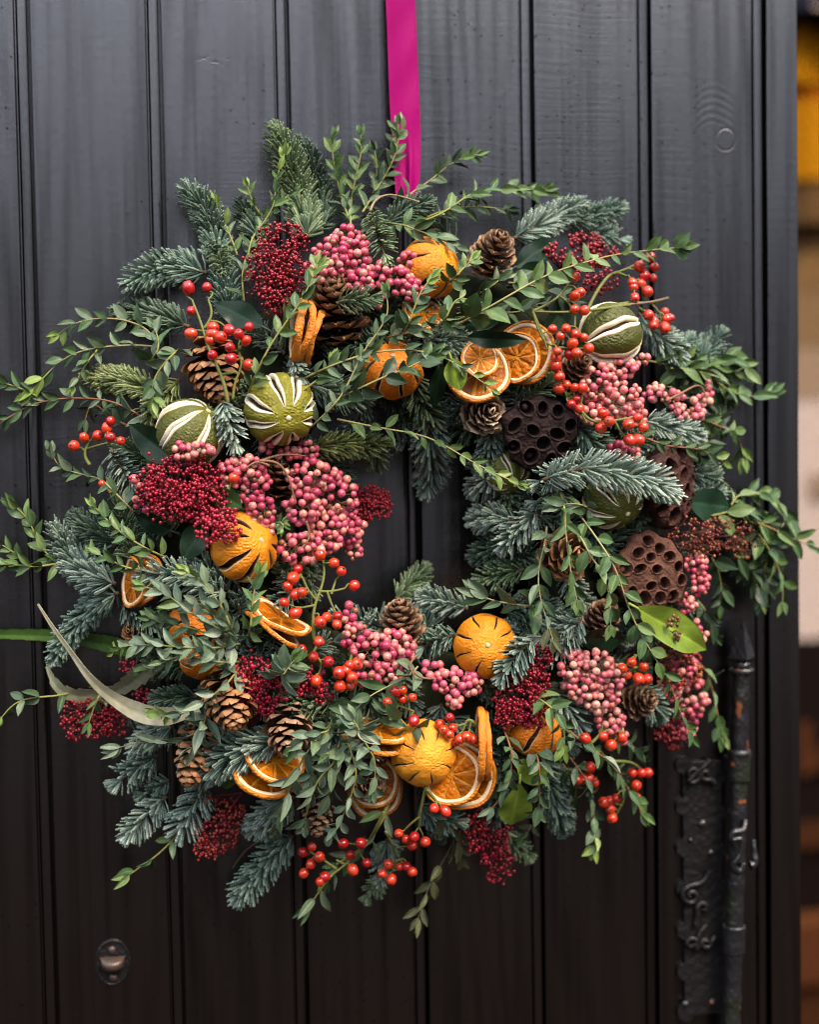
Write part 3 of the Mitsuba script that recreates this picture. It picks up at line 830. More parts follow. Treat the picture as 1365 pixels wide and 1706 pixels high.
# ------------------------------------------------------------------ dried fruit
def fruit(name, label, cat, cx, cy, rad, pole, nseg, wdeg, lat, rind, pithw, spin=0.0, squash=0.88, dh=0.0, lip=0.0, button=True, bulge=0.05, seed=0):
    """A whole dried fruit: slit peel with thickness, pale pith at the slits, dark flesh inside. pole: (right, up, towards the viewer)."""
    t = thing(name, label, cat)
    rg = np.random.default_rng(seed + 100)
    s = mpp(cx, cy)
    R = rad * s
    a = unit([pole[0], -pole[2], pole[1]])
    e1 = unit(np.cross(a, [0.1, 0.99, 0.05]) if abs(a[1]) < 0.9 else np.cross(a, [1.0, 0, 0]))
    e2 = np.cross(a, e1)
    B = np.array([e1, e2, a])
    o = P(cx, cy, float(surf(cx, cy)) + dh)
    M, NU = 60, 13
    th = np.linspace(0, np.pi, M)
    rv, rf, rc, pv, pf, pc, at, pat = [], [], [], [], [], [], 0, 0
    dphi = 2 * np.pi / nseg
    cen = spin + np.arange(nseg) * dphi + rg.normal(0, 0.06, nseg)
    wk, l0, l1 = np.radians(wdeg) * rg.uniform(0.75, 1.25, nseg), np.radians(lat[0] + rg.normal(0, 3, nseg)), np.radians(lat[1] + rg.normal(0, 4, nseg))

    def w_of(k):
        q = np.clip((th - l0[k]) / (l1[k] - l0[k]), 0, 1)
        return wk[k] * np.sin(np.pi * q) ** 0.7 / np.maximum(np.sin(th), 0.25)

    def wob(k):
        return 0.02 * np.sin(th * 7 + k * 1.7)

    def pos(r, ph):
        sh = nfbm(np.stack([np.sin(th)[:, None] * np.cos(ph) * 1.6 + seed, np.sin(th)[:, None] * np.sin(ph) * 1.6, np.cos(th)[:, None] + 0 * ph], -1), 3, seed) - 0.5
        rr = r * (1 + 0.10 * sh)
        rr = rr * (1 - 0.05 * np.exp(-(th / 0.22) ** 2) - 0.05 * np.exp(-((np.pi - th) / 0.22) ** 2))[:, None]
        return np.stack([rr * np.sin(th)[:, None] * np.cos(ph), rr * np.sin(th)[:, None] * np.sin(ph), squash * rr * np.cos(th)[:, None]], -1)

    col = np.array(rind)
    for k in range(nseg):
        k2 = (k + 1) % nseg
        ca, cbb = cen[k], cen[k2] + (2 * np.pi if k == nseg - 1 else 0)
        wa, wb = w_of(k), w_of(k2)
        left, right = ca + wa + wob(k), cbb - wb + wob(k2)
        u = np.linspace(0, 1, NU)
        ph = left[:, None] * (1 - u) + right[:, None] * u
        mid = np.sin(np.pi * np.clip((th - l0.mean()) / (l1.mean() - l0.mean()), 0, 1))[:, None]
        r = R * (1 + bulge * (np.sin(np.pi * u)[None] - 0.5) * mid)
        v = pos(r, ph)
        rv.append(v.reshape(-1, 3))
        n3 = nfbm(v / R * 3.2 + 7, 4, seed + 3)
        n4 = nfbm(v / R * 11 + 3, 2, seed + 9)
        cc_ = col * (0.80 + 0.34 * n3[..., None] + 0.16 * (n4[..., None] - 0.5)) * np.array([1.0, 1.0, 1.0]) ** 1 * np.array([1, 1, 1])
        fleck = (n4 > (0.70 if name == 'dried_lime' else 0.78))[..., None] * (0.45 if name == 'dried_lime' else 0.2)
        polew = np.exp(-(th / 0.42) ** 2)[:, None, None] * 0.35
        cc_ = cc_ * (1 + polew + fleck)
        rc.append(cc_.reshape(-1, 3))
        rf.append(grid_faces(M, NU) + at)
        at += M * NU
        for edge, ww, sg, kk in ((left, wa, -1, k), (right, wb, 1, k2)):
            rows_ = [(1 + bulge * -0.5 * mid[:, 0] + 0.004, 0.0), (1 + lip - 0.02, pithw * 0.35), (1 + lip * 0.6 - 0.06, pithw), (0.84, pithw * 1.02)]
            pr = []
            for rr, fr in rows_:
                phh = (edge + sg * ww * fr)[:, None]
                pr.append(pos(np.broadcast_to(np.atleast_1d(R * rr)[:, None] if np.ndim(rr) else R * rr, (M, 1)), phh)[:, 0])
            pv.append(np.stack(pr, 1).reshape(-1, 3))
            pcol = np.array([[0.66, 0.34, 0.06], [0.62, 0.44, 0.22], [0.30, 0.17, 0.07], [0.06, 0.03, 0.015]]) if name != 'dried_lime' else np.array([[0.50, 0.48, 0.16], [0.80, 0.76, 0.62], [0.76, 0.70, 0.54], [0.25, 0.15, 0.08]])
            pc.append((np.broadcast_to(pcol, (M, 4, 3)) * (0.85 + 0.3 * nfbm(np.stack(pr, 1) / R * 9, 2, seed)[..., None])).reshape(-1, 3))
            g_ = grid_faces(M, 4)
            live = (np.arange(M) > (l0[kk] / np.pi * M - 1)) & (np.arange(M) < (l1[kk] / np.pi * M + 1))
            g_ = g_[live[g_[:, 0] // 4] & live[g_[:, 2] // 4]]
            pf.append(g_ + pat)
            pat += M * 4
    part(t, 'rind', shape(np.vstack(rv) @ B + o, np.vstack(rf), 'peel', np.vstack(rc)))
    part(t, 'pith', shape(np.vstack(pv) @ B + o, np.vstack(pf), 'pith', np.vstack(pc)))
    cv, cf = ico(3)
    rr = 0.84 * R * (1 + 0.06 * (nfbm(cv * 5, 3, seed) - 0.5))
    part(t, 'core', shape((cv * rr[:, None] * [1, 1, squash]) @ B + o, cf, 'flesh', np.array([0.055, 0.022, 0.010]) * (0.5 + nfbm(cv * 6, 2, 4)[:, None])))
    if button:
        bv, bf = ico(2)
        bb = np.array([0, 0, squash * R * 0.955])
        part(t, 'stem_button', shape((bv * [0.085 * R, 0.075 * R, 0.05 * R] * (1 + 0.35 * (nfbm(bv * 4, 2, seed)[:, None] - 0.5)) + bb) @ B + o, bf, 'pith', (0.50, 0.42, 0.24) if name != 'dried_lime' else (0.62, 0.58, 0.36)))
    return t


def orange_slice(label, cx, cy, rad, nrm, dh=0.0, warp=0.16, spin=0.0, tone=1.0, seed=0, thick=0.0034, nseg=9):
    t = thing('orange_slice', label, 'orange slice')
    rg = np.random.default_rng(seed + 300)
    s = mpp(cx, cy)
    R = rad * s
    a = unit([nrm[0], -nrm[2], nrm[1]])
    e1 = unit(np.cross([0.05, 0.1, 1.0], a))
    e2 = np.cross(a, e1)
    B = np.array([e1, e2, a])
    o = P(cx, cy, float(surf(cx, cy)) + dh)
    k1, k2 = rg.uniform(0, 6.28, 2)

    def world(v):
        v = np.asarray(v, float).copy()
        an, r = np.arctan2(v[:, 1], v[:, 0]), np.hypot(v[:, 0], v[:, 1])
        v[:, :2] *= (1 + 0.030 * np.sin(2 * an + k2) + 0.018 * np.sin(5 * an + k1))[:, None]
        v[:, 2] += R * warp * (r / R) ** 2 * (0.7 * np.sin(2 * an + k1) + 0.3 * np.sin(3 * an + k2)) * 0.6
        return v @ B + o

    def ring(r0, r1, h0, h1, seg=72):
        g_ = np.arange(seg) * 2 * np.pi / seg
        pr = [(r0, h0 * 0.55), (r0 + (r1 - r0) * 0.2, h0), (r1 - (r1 - r0) * 0.28, h1), (r1, h1 * 0.45), (r1, -h1 * 0.45), (r1 - (r1 - r0) * 0.28, -h1), (r0 + (r1 - r0) * 0.2, -h0), (r0, -h0 * 0.55)]
        v = np.array([[(r * math.cos(x), r * math.sin(x), h * (1 + 0.14 * math.sin(x * 7 + r * 900))) for r, h in pr] for x in g_]).reshape(-1, 3)
        m = len(pr)
        i, j = np.meshgrid(np.arange(seg), np.arange(m), indexing='ij')
        q = np.stack([i * m + j, ((i + 1) % seg) * m + j, ((i + 1) % seg) * m + (j + 1) % m, i * m + (j + 1) % m], -1).reshape(-1, 4)
        return v, np.vstack([q[:, [0, 1, 2]], q[:, [0, 2, 3]]])

    H = thick / 2
    v, f = ring(0.915 * R, R, H, H * 0.92)
    part(t, 'rind', shape(world(v), f, 'peel', np.array([0.70, 0.22, 0.015]) * tone * (0.65 + 0.7 * nfbm(v / R * 5, 3, seed)[:, None])))
    v, f = ring(0.80 * R, 0.922 * R, H * 0.72, H * 0.97)
    part(t, 'pith', shape(world(v), f, 'pith', np.array([0.80, 0.62, 0.38]) * (0.75 + 0.5 * nfbm(v / R * 6, 3, seed + 1)[:, None])))
    v, f = ring(0.004 * R, 0.82 * R, H * 0.22, H * 0.22, 48)
    part(t, 'membrane', shape(world(v), f, 'flesh', np.array([0.58, 0.24, 0.020]) * tone))
    for k in range(nseg):
        a0, a1 = spin + k * 2 * np.pi / nseg, spin + (k + 1) * 2 * np.pi / nseg
        mu, mr = 7, 8
        U, Q = np.meshgrid(np.linspace(0, 1, mu), np.linspace(0, 1, mr), indexing='ij')
        rr = R * (0.10 + 0.69 * Q)
        gap = 0.018 * R / rr + 0.02
        an = a0 + gap + (a1 - a0 - 2 * gap) * U
        pad = np.clip(np.sin(np.pi * U) * 2.6, 0, 1) * np.clip(np.sin(np.pi * (0.04 + 0.92 * Q)) * 2.2, 0, 1)
        sink = rg.uniform(0.25, 1.0)
        hz = H * (0.12 + 0.62 * pad * sink + 0.22 * (nfbm(np.stack([rr / R * 9 * np.cos(an), rr / R * 9 * np.sin(an), an * 0 + seed], -1), 3, seed) - 0.5))
        top = np.stack([rr * np.cos(an), rr * np.sin(an), hz], -1).reshape(-1, 3)
        low = top * [1, 1, -1]
        f = grid_faces(mu, mr)
        n_ = mu * mr
        loop = [i * mr for i in range(mu)] + [(mu - 1) * mr + j for j in range(1, mr)] + [i * mr + mr - 1 for i in range(mu - 2, -1, -1)] + [j for j in range(mr - 2, -1, -1)]
        rimf = []
        for p0, p1 in zip(loop[:-1], loop[1:]):
            rimf += [[p0, p1 + n_, p1], [p0, p0 + n_, p1 + n_]]
        cs = np.array([0.46, 0.120, 0.003]) * tone * rg.uniform(0.55, 1.25)
        part(t, 'segment', shape(world(np.vstack([top, low])), np.vstack([f, f[:, ::-1] + n_, rimf]), 'flesh', cs))
    return t


# ------------------------------------------------------------------ lotus pods
def pod(label, cx, cy, rad, nrm, squeeze, spin, col, holes, dh=0.0, seed=0, depth=1.0):
    t = thing('lotus_pod', label, 'lotus pod')
    rg = np.random.default_rng(seed + 50)
    s = mpp(cx, cy)
    R = rad * s
    a = unit([nrm[0], -nrm[2], nrm[1]])
    e1 = unit(np.cross([0.0, 0.1, 1.0], a))
    e2 = np.cross(a, e1)
    e1, e2 = math.cos(spin) * e1 + math.sin(spin) * e2, -math.sin(spin) * e1 + math.cos(spin) * e2
    B = np.array([e1, e2, a])
    o = P(cx, cy, float(surf(cx, cy)) + dh)
    hs, rmin = [], 0.40 if holes < 15 else 0.325
    tries = 0
    while len(hs) < holes and tries < 20000:
        tries += 1
        q = rg.uniform(-0.86, 0.86, 2)
        if np.hypot(*q) < 0.82 and all(np.hypot(*(q - h[:2])) > rmin for h in hs):
            hs.append(np.array([q[0], q[1], rg.uniform(0.150, 0.205) * (1.0 if holes < 15 else 0.80), rg.uniform(0.85, 1.25), rg.uniform(0, 3.14)]))
    nr_, na = 84, 220
    rr, an = np.meshgrid(np.linspace(0, 1, nr_), np.arange(na) * 2 * np.pi / na, indexing='ij')
    edge = 1 + 0.045 * np.sin(3 * an + seed) + 0.04 * np.sin(5 * an + 2) + 0.028 * np.sin(11 * an)
    x, y = rr * edge * np.cos(an), rr * edge * np.sin(an)
    z = 0.20 * (1 - rr ** 2) + 0.05 * np.sin(9 * an + 3 * np.sin(2 * an)) * rr ** 4 * 0.6 + 0.10 * (nfbm(np.stack([x * 4, y * 4, x * 0 + seed], -1), 3, seed) - 0.5) - 0.10 * np.clip((rr - 0.9) / 0.1, 0, 1) ** 2
    hole = np.zeros_like(x)
    rim = np.zeros_like(x)
    for hx, hy, hr, asp, ha in hs:
        dx, dy = x - hx, y - hy
        u, w = dx * math.cos(ha) + dy * math.sin(ha), -dx * math.sin(ha) + dy * math.cos(ha)
        d = np.sqrt((u / asp) ** 2 + (w * asp) ** 2) / hr
        hole = np.maximum(hole, 1 - np.clip((d - 0.82) / 0.20, 0, 1))
        rim = np.maximum(rim, np.exp(-((d - 1.12) / 0.16) ** 2))
    z = z - 0.30 * (hole ** 1.2) + 0.055 * rim * (1 - hole)
    v = (np.stack([x, y, z], -1) * R).reshape(-1, 3)
    cn = nfbm(v / R * 5 + seed, 3, seed)[:, None]
    c = np.array(col) * (0.35 + 1.3 * cn) * (1 + 0.6 * (rim * (1 - hole)).reshape(-1, 1))
    part(t, 'face', shape(v @ B + o, grid_faces(nr_, na, True), 'pod_skin', c))
    prof = [(1.0, -0.02), (1.01, -0.08), (0.96, -0.22), (0.80, -0.50), (0.55, -0.80), (0.30, -1.0), (0.12, -1.1), (0.0, -1.12)]
    pr = np.array(prof)
    g_ = np.arange(na) * 2 * np.pi / na
    eg = 1 + 0.045 * np.sin(3 * g_ + seed) + 0.04 * np.sin(5 * g_ + 2) + 0.028 * np.sin(11 * g_)
    wr = 1 + 0.025 * np.sin(g_ * 23 + 1)[None] * np.clip(-pr[:, 1:2] * 4, 0, 1)
    v = np.stack([pr[:, :1] * eg * wr * np.cos(g_), pr[:, :1] * eg * wr * np.sin(g_), np.broadcast_to(pr[:, 1:2] * depth, (len(pr), na))], -1).reshape(-1, 3) * R
    part(t, 'body', shape(v @ B + o, grid_faces(len(pr), na, True), 'pod_skin', np.array(col) * (0.75 + 0.4 * nfbm(v / R * 6, 3, 2)[:, None])))
    sv, sf = ico(2)
    for hx, hy, hr, asp, ha in hs[::3]:
        part(t, 'seed', shape((sv * hr * R * 0.55 + np.array([hx, hy, -0.14]) * R) @ B + o, sf, 'pod_skin', np.array(col) * 1.5))
    return t


# ------------------------------------------------------------------ berries and buds
def ball(col, blush, seed, sub=2, tipcol=(0.05, 0.03, 0.02)):
    v, f = ico(sub)
    n1 = nfbm(v * 1.3 + seed * 5, 2, seed)[:, None]
    c = np.array(col) * (1 - n1) + np.array(blush) * n1
    tipm = np.exp(-(((v[:, 2:] - 1) / 0.035) ** 2))
    c = c * (1 - tipm) + np.array(tipcol) * tipm
    rr = 1 + 0.13 * (nfbm(v * 1.7 + seed, 3, seed)[:, None] - 0.5) - 0.06 * np.exp(-((v[:, 2:] - 1) / 0.06) ** 2)
    return shape(v * rr, f, None, c)


PEPPER = {}
for nm, cols in {'pink': (((0.62, 0.10, 0.15), (0.74, 0.24, 0.22)), ((0.52, 0.05, 0.11), (0.66, 0.13, 0.18)), ((0.70, 0.24, 0.20), (0.78, 0.42, 0.30)), ((0.58, 0.07, 0.17), (0.70, 0.17, 0.22)), ((0.74, 0.34, 0.24), (0.72, 0.20, 0.20)), ((0.46, 0.03, 0.10), (0.60, 0.09, 0.16))),
                 'rose': (((0.50, 0.045, 0.10), (0.64, 0.13, 0.17)), ((0.58, 0.08, 0.13), (0.68, 0.19, 0.20)), ((0.44, 0.025, 0.09), (0.55, 0.07, 0.14)), ((0.66, 0.20, 0.19), (0.74, 0.36, 0.28))),
                 'salmon': (((0.70, 0.17, 0.18), (0.78, 0.32, 0.27)), ((0.64, 0.09, 0.14), (0.74, 0.22, 0.21)), ((0.76, 0.33, 0.26), (0.80, 0.45, 0.34)), ((0.60, 0.08, 0.17), (0.70, 0.2, 0.22)), ((0.70, 0.28, 0.20), (0.62, 0.15, 0.16)))}.items():
    PEPPER[nm] = [{**ball(a, b, i, 2, (0.20, 0.07, 0.05)), 'bsdf': {'type': 'ref', 'id': 'pepper_skin'}} for i, (a, b) in enumerate(cols)]
OLD_BERRY = {**ball((0.30, 0.10, 0.06), (0.46, 0.20, 0.12), 77, 2, (0.12, 0.05, 0.04)), 'bsdf': {'type': 'ref', 'id': 'pepper_skin'}}
HIPS = [{**ball(a, b, i + 20, 3), 'bsdf': {'type': 'ref', 'id': 'hip_skin'}} for i, (a, b) in enumerate((((0.66, 0.030, 0.010), (0.60, 0.055, 0.012)), ((0.58, 0.018, 0.010), (0.66, 0.05, 0.012)), ((0.70, 0.075, 0.014), (0.62, 0.03, 0.01))))]
HIPS_DARK = [{**ball((0.40, 0.008, 0.010), (0.50, 0.015, 0.012), 33, 3), 'bsdf': {'type': 'ref', 'id': 'hip_skin'}}]
cal_v, cal_f = ico(1)
CALYX = shape(cal_v * [1, 1, 0.6], cal_f, 'bark', (0.045, 0.028, 0.02))


def berry_frame(p, out, r, asp=1.0):
    z = unit(out)
    x = unit(np.cross(z, [0.2, 0.3, 0.9]))
    return frame(x * r, np.cross(z, x) * r, z * r * asp, p)


def pepper(label, blobs, pal='pink', rb=8.6, dh=0.016, stalk=None, seed=0, fill=1.0):
    """A bunch of pink pepper berries filling the given ovals (x,y,rx,ry in photograph pixels), each on its own thread of stalk."""
    t = thing('pink_berry_bunch', label, 'berry bunch')
    rb = rb * 0.77
    rg = np.random.default_rng(seed + 700)
    stems, total = [], 0
    for b in blobs.split():
        bx_, by_, rx_, ry_ = (float(q) for q in b.split(','))
        s = mpp(bx_, by_)
        o = P(bx_, by_, float(surf(bx_, by_)) + dh)
        e = np.array([rx_ * s, min(rx_, ry_) * s * 0.75, ry_ * s])
        pts, rads = [], []
        want = int(fill * 0.98 * rx_ * ry_ / rb ** 2) + 2
        for _ in range(want * 40):
            q = rg.normal(size=3)
            q = q / np.linalg.norm(q) * rg.uniform(0.55, 1.0) ** 0.5
            if q[1] > 0.35:
                continue
            p = o + q * (e - rb * s * 0.6)
            r = rb * s * rg.uniform(0.74, 1.16)
            if all(np.linalg.norm(p - a) > (r + c) * 0.84 for a, c in zip(pts, rads)):
                pts.append(p)
                rads.append(r)
                if len(pts) >= want:
                    break
        root = o + [0, e[1] * 0.4, 0]
        hubs = [root + (np.array(pts[k]) - root) * 0.45 for k in range(0, len(pts), 6)] or [root]
        for h in hubs:
            stems.append(tube(spline([root, (root + h) / 2 + rg.normal(0, 0.0012, 3), h], 6), 0.0006, 4))
        for p, r in zip(pts, rads):
            h = hubs[int(np.argmin([np.linalg.norm(p - q) for q in hubs]))]
            stems.append(tube(spline([h, (h + p) / 2 + rg.normal(0, 0.0009, 3), p], 5), 0.00038, 4))
            out = unit(unit(p - root) + TOVIEW * 0.25 + rg.normal(0, 0.3, 3))
            old = rg.uniform() < 0.06
            part(t, 'berry', placed(OLD_BERRY if old else PEPPER[pal][rg.integers(len(PEPPER[pal]))], berry_frame(p, out, r * (0.72 if old else 1.0), rg.uniform(0.88, 1.06))))
    for st in (stalk or []):
        stems.append(tube(path3(st, dh + 0.010, 24), np.linspace(0.0011, 0.0006, 24), 6))
    v, f = join(stems)
    part(t, 'stalk', shape(v, f, 'bark', (0.26, 0.14, 0.075)))
    return t


def hips(label, berries, stems, r=11.5, dh=0.034, dark=0.15, seed=0, links=None, group=None):
    """A rose-hip spray. berries: x,y or x,y,radius in photograph pixels; stems: branch lines; each berry hangs from the nearest branch."""
    t = thing('rosehip_spray', label, 'rosehip', group)
    rg = np.random.default_rng(seed + 900)
    bs = []
    for b in berries.split():
        q = [float(z_) for z_ in b.split(',')]
        bs.append((q[0], q[1], q[2] if len(q) > 2 else r * rg.uniform(0.84, 1.12)))
    lines = [path3(st, dh - 0.004, 30) for st in stems]
    meshes = [tube(c, np.linspace(0.0015 if i == 0 else 0.0011, 0.0008, 30), 6) for i, c in enumerate(lines)]
    allp = np.vstack(lines)
    for x, y, rr in bs:
        h = max(0.02, float(surf(x, y)) + dh + rg.uniform(-0.005, 0.006))
        p = P(x, y, h)
        R = rr * mpp(x, y, h)
        d = np.linalg.norm((allp - p) * [1, 0.3, 1], axis=1)
        far = np.where(d < 0.006, d + 0.02, d)
        q = allp[int(np.argmin(far))]
        out = unit(unit(p - q) + TOVIEW * 0.35 + rg.normal(0, 0.12, 3))
        midp = (p + q) / 2 + rg.normal(0, 0.0015, 3) + [0, 0.001, 0]
        meshes.append(tube(spline([q, midp, p - out * R * 0.8], 10), np.linspace(0.0008, 0.0006, 10), 5))
        pool = HIPS_DARK if rg.uniform() < dark else HIPS
        k = part(t, 'berry', placed(pool[rg.integers(len(pool))], berry_frame(p, out, R, rg.uniform(0.96, 1.26))))
        scene[k + '__calyx'] = placed(CALYX, berry_frame(p + out * R * 1.0, out, R * 0.20))
    v, f = join(meshes)
    part(t, 'stem', shape(v, f, 'bark', (0.17, 0.19, 0.045)))
    return t


BUD_V, BUD_F = ico(1)


def buds(label, root, blobs, col=(0.36, 0.010, 0.022), dh=0.014, n=260, rb=3.3, stemcol=(0.085, 0.012, 0.016), seed=0, var=0.35, second=None):
    """A skimmia head: a branching stalk that ends in hundreds of tiny buds over the given ovals."""
    t = thing('bud_cluster', label, 'bud cluster')
    n, rb, col = int(n * 1.3), rb * 0.84, np.array(col) * 0.85
    rg = np.random.default_rng(seed + 1200)
    bl = [[float(q) for q in b.split(',')] for b in blobs.split()]
    area = np.array([b[2] * b[3] for b in bl])
    rp = P(*root, max(0.012, float(surf(*root)) + dh - 0.012))
    stems, vs, fs, cs, at = [], [], [], [], 0
    for b, share in zip(bl, area / area.sum()):
        s = mpp(b[0], b[1])
        o = P(b[0], b[1], max(0.018, float(surf(b[0], b[1])) + dh))
        e = np.array([b[2] * s, min(b[2], b[3]) * s * 0.65, b[3] * s])
        m = max(8, int(n * share))
        hub = rp * 0.35 + o * 0.65 + [0, 0.004, 0]
        stems.append(tube(spline([rp, (rp + hub) / 2 + rg.normal(0, 0.001, 3), hub], 10), np.linspace(0.0014, 0.0010, 10), 6))
        nh = max(3, m // 14)
        hubs = []
        for _ in range(nh):
            q = rg.normal(size=3)
            q[1] = -abs(q[1]) * 0.8
            q = q / np.linalg.norm(q) * rg.uniform(0.2, 0.78)
            h = o + q * e
            hubs.append(h)
            stems.append(tube(spline([hub, hub * 0.4 + h * 0.6 + rg.normal(0, 0.0012, 3), h], 7), np.linspace(0.0008, 0.0005, 7), 4))
        hubs = np.array(hubs)
        for k in range(m):
            q = rg.normal(size=3)
            q[1] = -abs(q[1]) if rg.uniform() < 0.85 else q[1]
            q = q / np.linalg.norm(q) * rg.uniform(0.30, 1.0) ** 0.5 * (rg.uniform(1.0, 1.28) if rg.uniform() < 0.22 else 1.0)
            p = o + q * e
            h = hubs[np.argmin(((hubs - p) ** 2).sum(1))]
            stems.append(tube([h, (h + p) / 2 + rg.normal(0, 0.0005, 3), p], 0.00026, 3))
            r = rb * s * rg.uniform(0.75, 1.25)
            c0 = np.array(col) if second is None or rg.uniform() < 0.6 else np.array(second)
            vs.append(BUD_V * r * [1, 1, rg.uniform(1.0, 1.35)] + p)
            fs.append(BUD_F + at)
            at += len(BUD_V)
            cs.append(np.broadcast_to(c0 * rg.uniform(1 - var, 1 + var), (len(BUD_V), 3)))
    v, f = join(stems)
    part(t, 'stalk', shape(v, f, 'bark', stemcol))
    part(t, 'buds', shape(np.vstack(vs), np.vstack(fs), 'bud_skin', np.vstack(cs)), None, 'stuff')
    return t

# ------------------------------------------------------------------ fir packed between the other pieces
for k in range(112):
    an = k * 2.39996 + RNG.normal(0, 0.1)
    r0 = RNG.uniform(172, 425)
    turn = an + RNG.normal(0, 0.9) + (math.pi if r0 < 250 and RNG.uniform() < 0.5 else 0)
    ln = RNG.uniform(80, 125)
    x0, y0 = RC[0] + r0 * math.cos(an), RC[1] + r0 * math.sin(an) * 1.02
    x1, y1 = x0 + ln * math.cos(turn), y0 + ln * math.sin(turn)
    rr = math.hypot(x1 - RC[0], y1 - RC[1])
    if rr > 465 or rr < 128:
        x1, y1 = x0 - (x1 - x0) * 0.6, y0 - (y1 - y0) * 0.6
    where = ('right', 'lower right', 'lower', 'lower left', 'left', 'upper left', 'upper', 'upper right')[int(((an + math.pi / 8) % (2 * math.pi)) // (math.pi / 4))]
    ring = 'inner' if r0 < 305 else 'outer'
    fir(f'short fir sprig packed deep in the {ring} {where} gaps of the ring', f'{x0:.0f},{y0:.0f} {x1:.0f},{y1:.0f}', RNG.uniform(22, 30), -0.012, 'dbgs'[k % 4], 0.25, 0.8, f'fir sprigs packed deep in the {ring} {where} of the ring', 16)

for k in range(30):
    an = math.radians(RNG.uniform(15, 205)) if k < 24 else math.radians(RNG.uniform(-40, 15))
    r0, ln = RNG.uniform(340, 430), RNG.uniform(85, 115)
    turn = an + RNG.normal(0, 0.35)
    x0, y0 = RC[0] + r0 * math.cos(an), RC[1] + r0 * math.sin(an)
    x1, y1 = x0 + ln * math.cos(turn), y0 + ln * math.sin(turn)
    where = ('right', 'lower right', 'lower', 'lower left', 'left', 'upper left', 'upper', 'upper right')[int(((an + math.pi / 8) % (2 * math.pi)) // (math.pi / 4))]
    fir(f'fir sprig half hidden at the back along the {where} rim of the wreath', f'{x0:.0f},{y0:.0f} {x1:.0f},{y1:.0f}', RNG.uniform(22, 29), -0.016, 'dbgb'[k % 4], 0.3, 0.8, f'fir sprigs at the back along the {where} rim', 16)

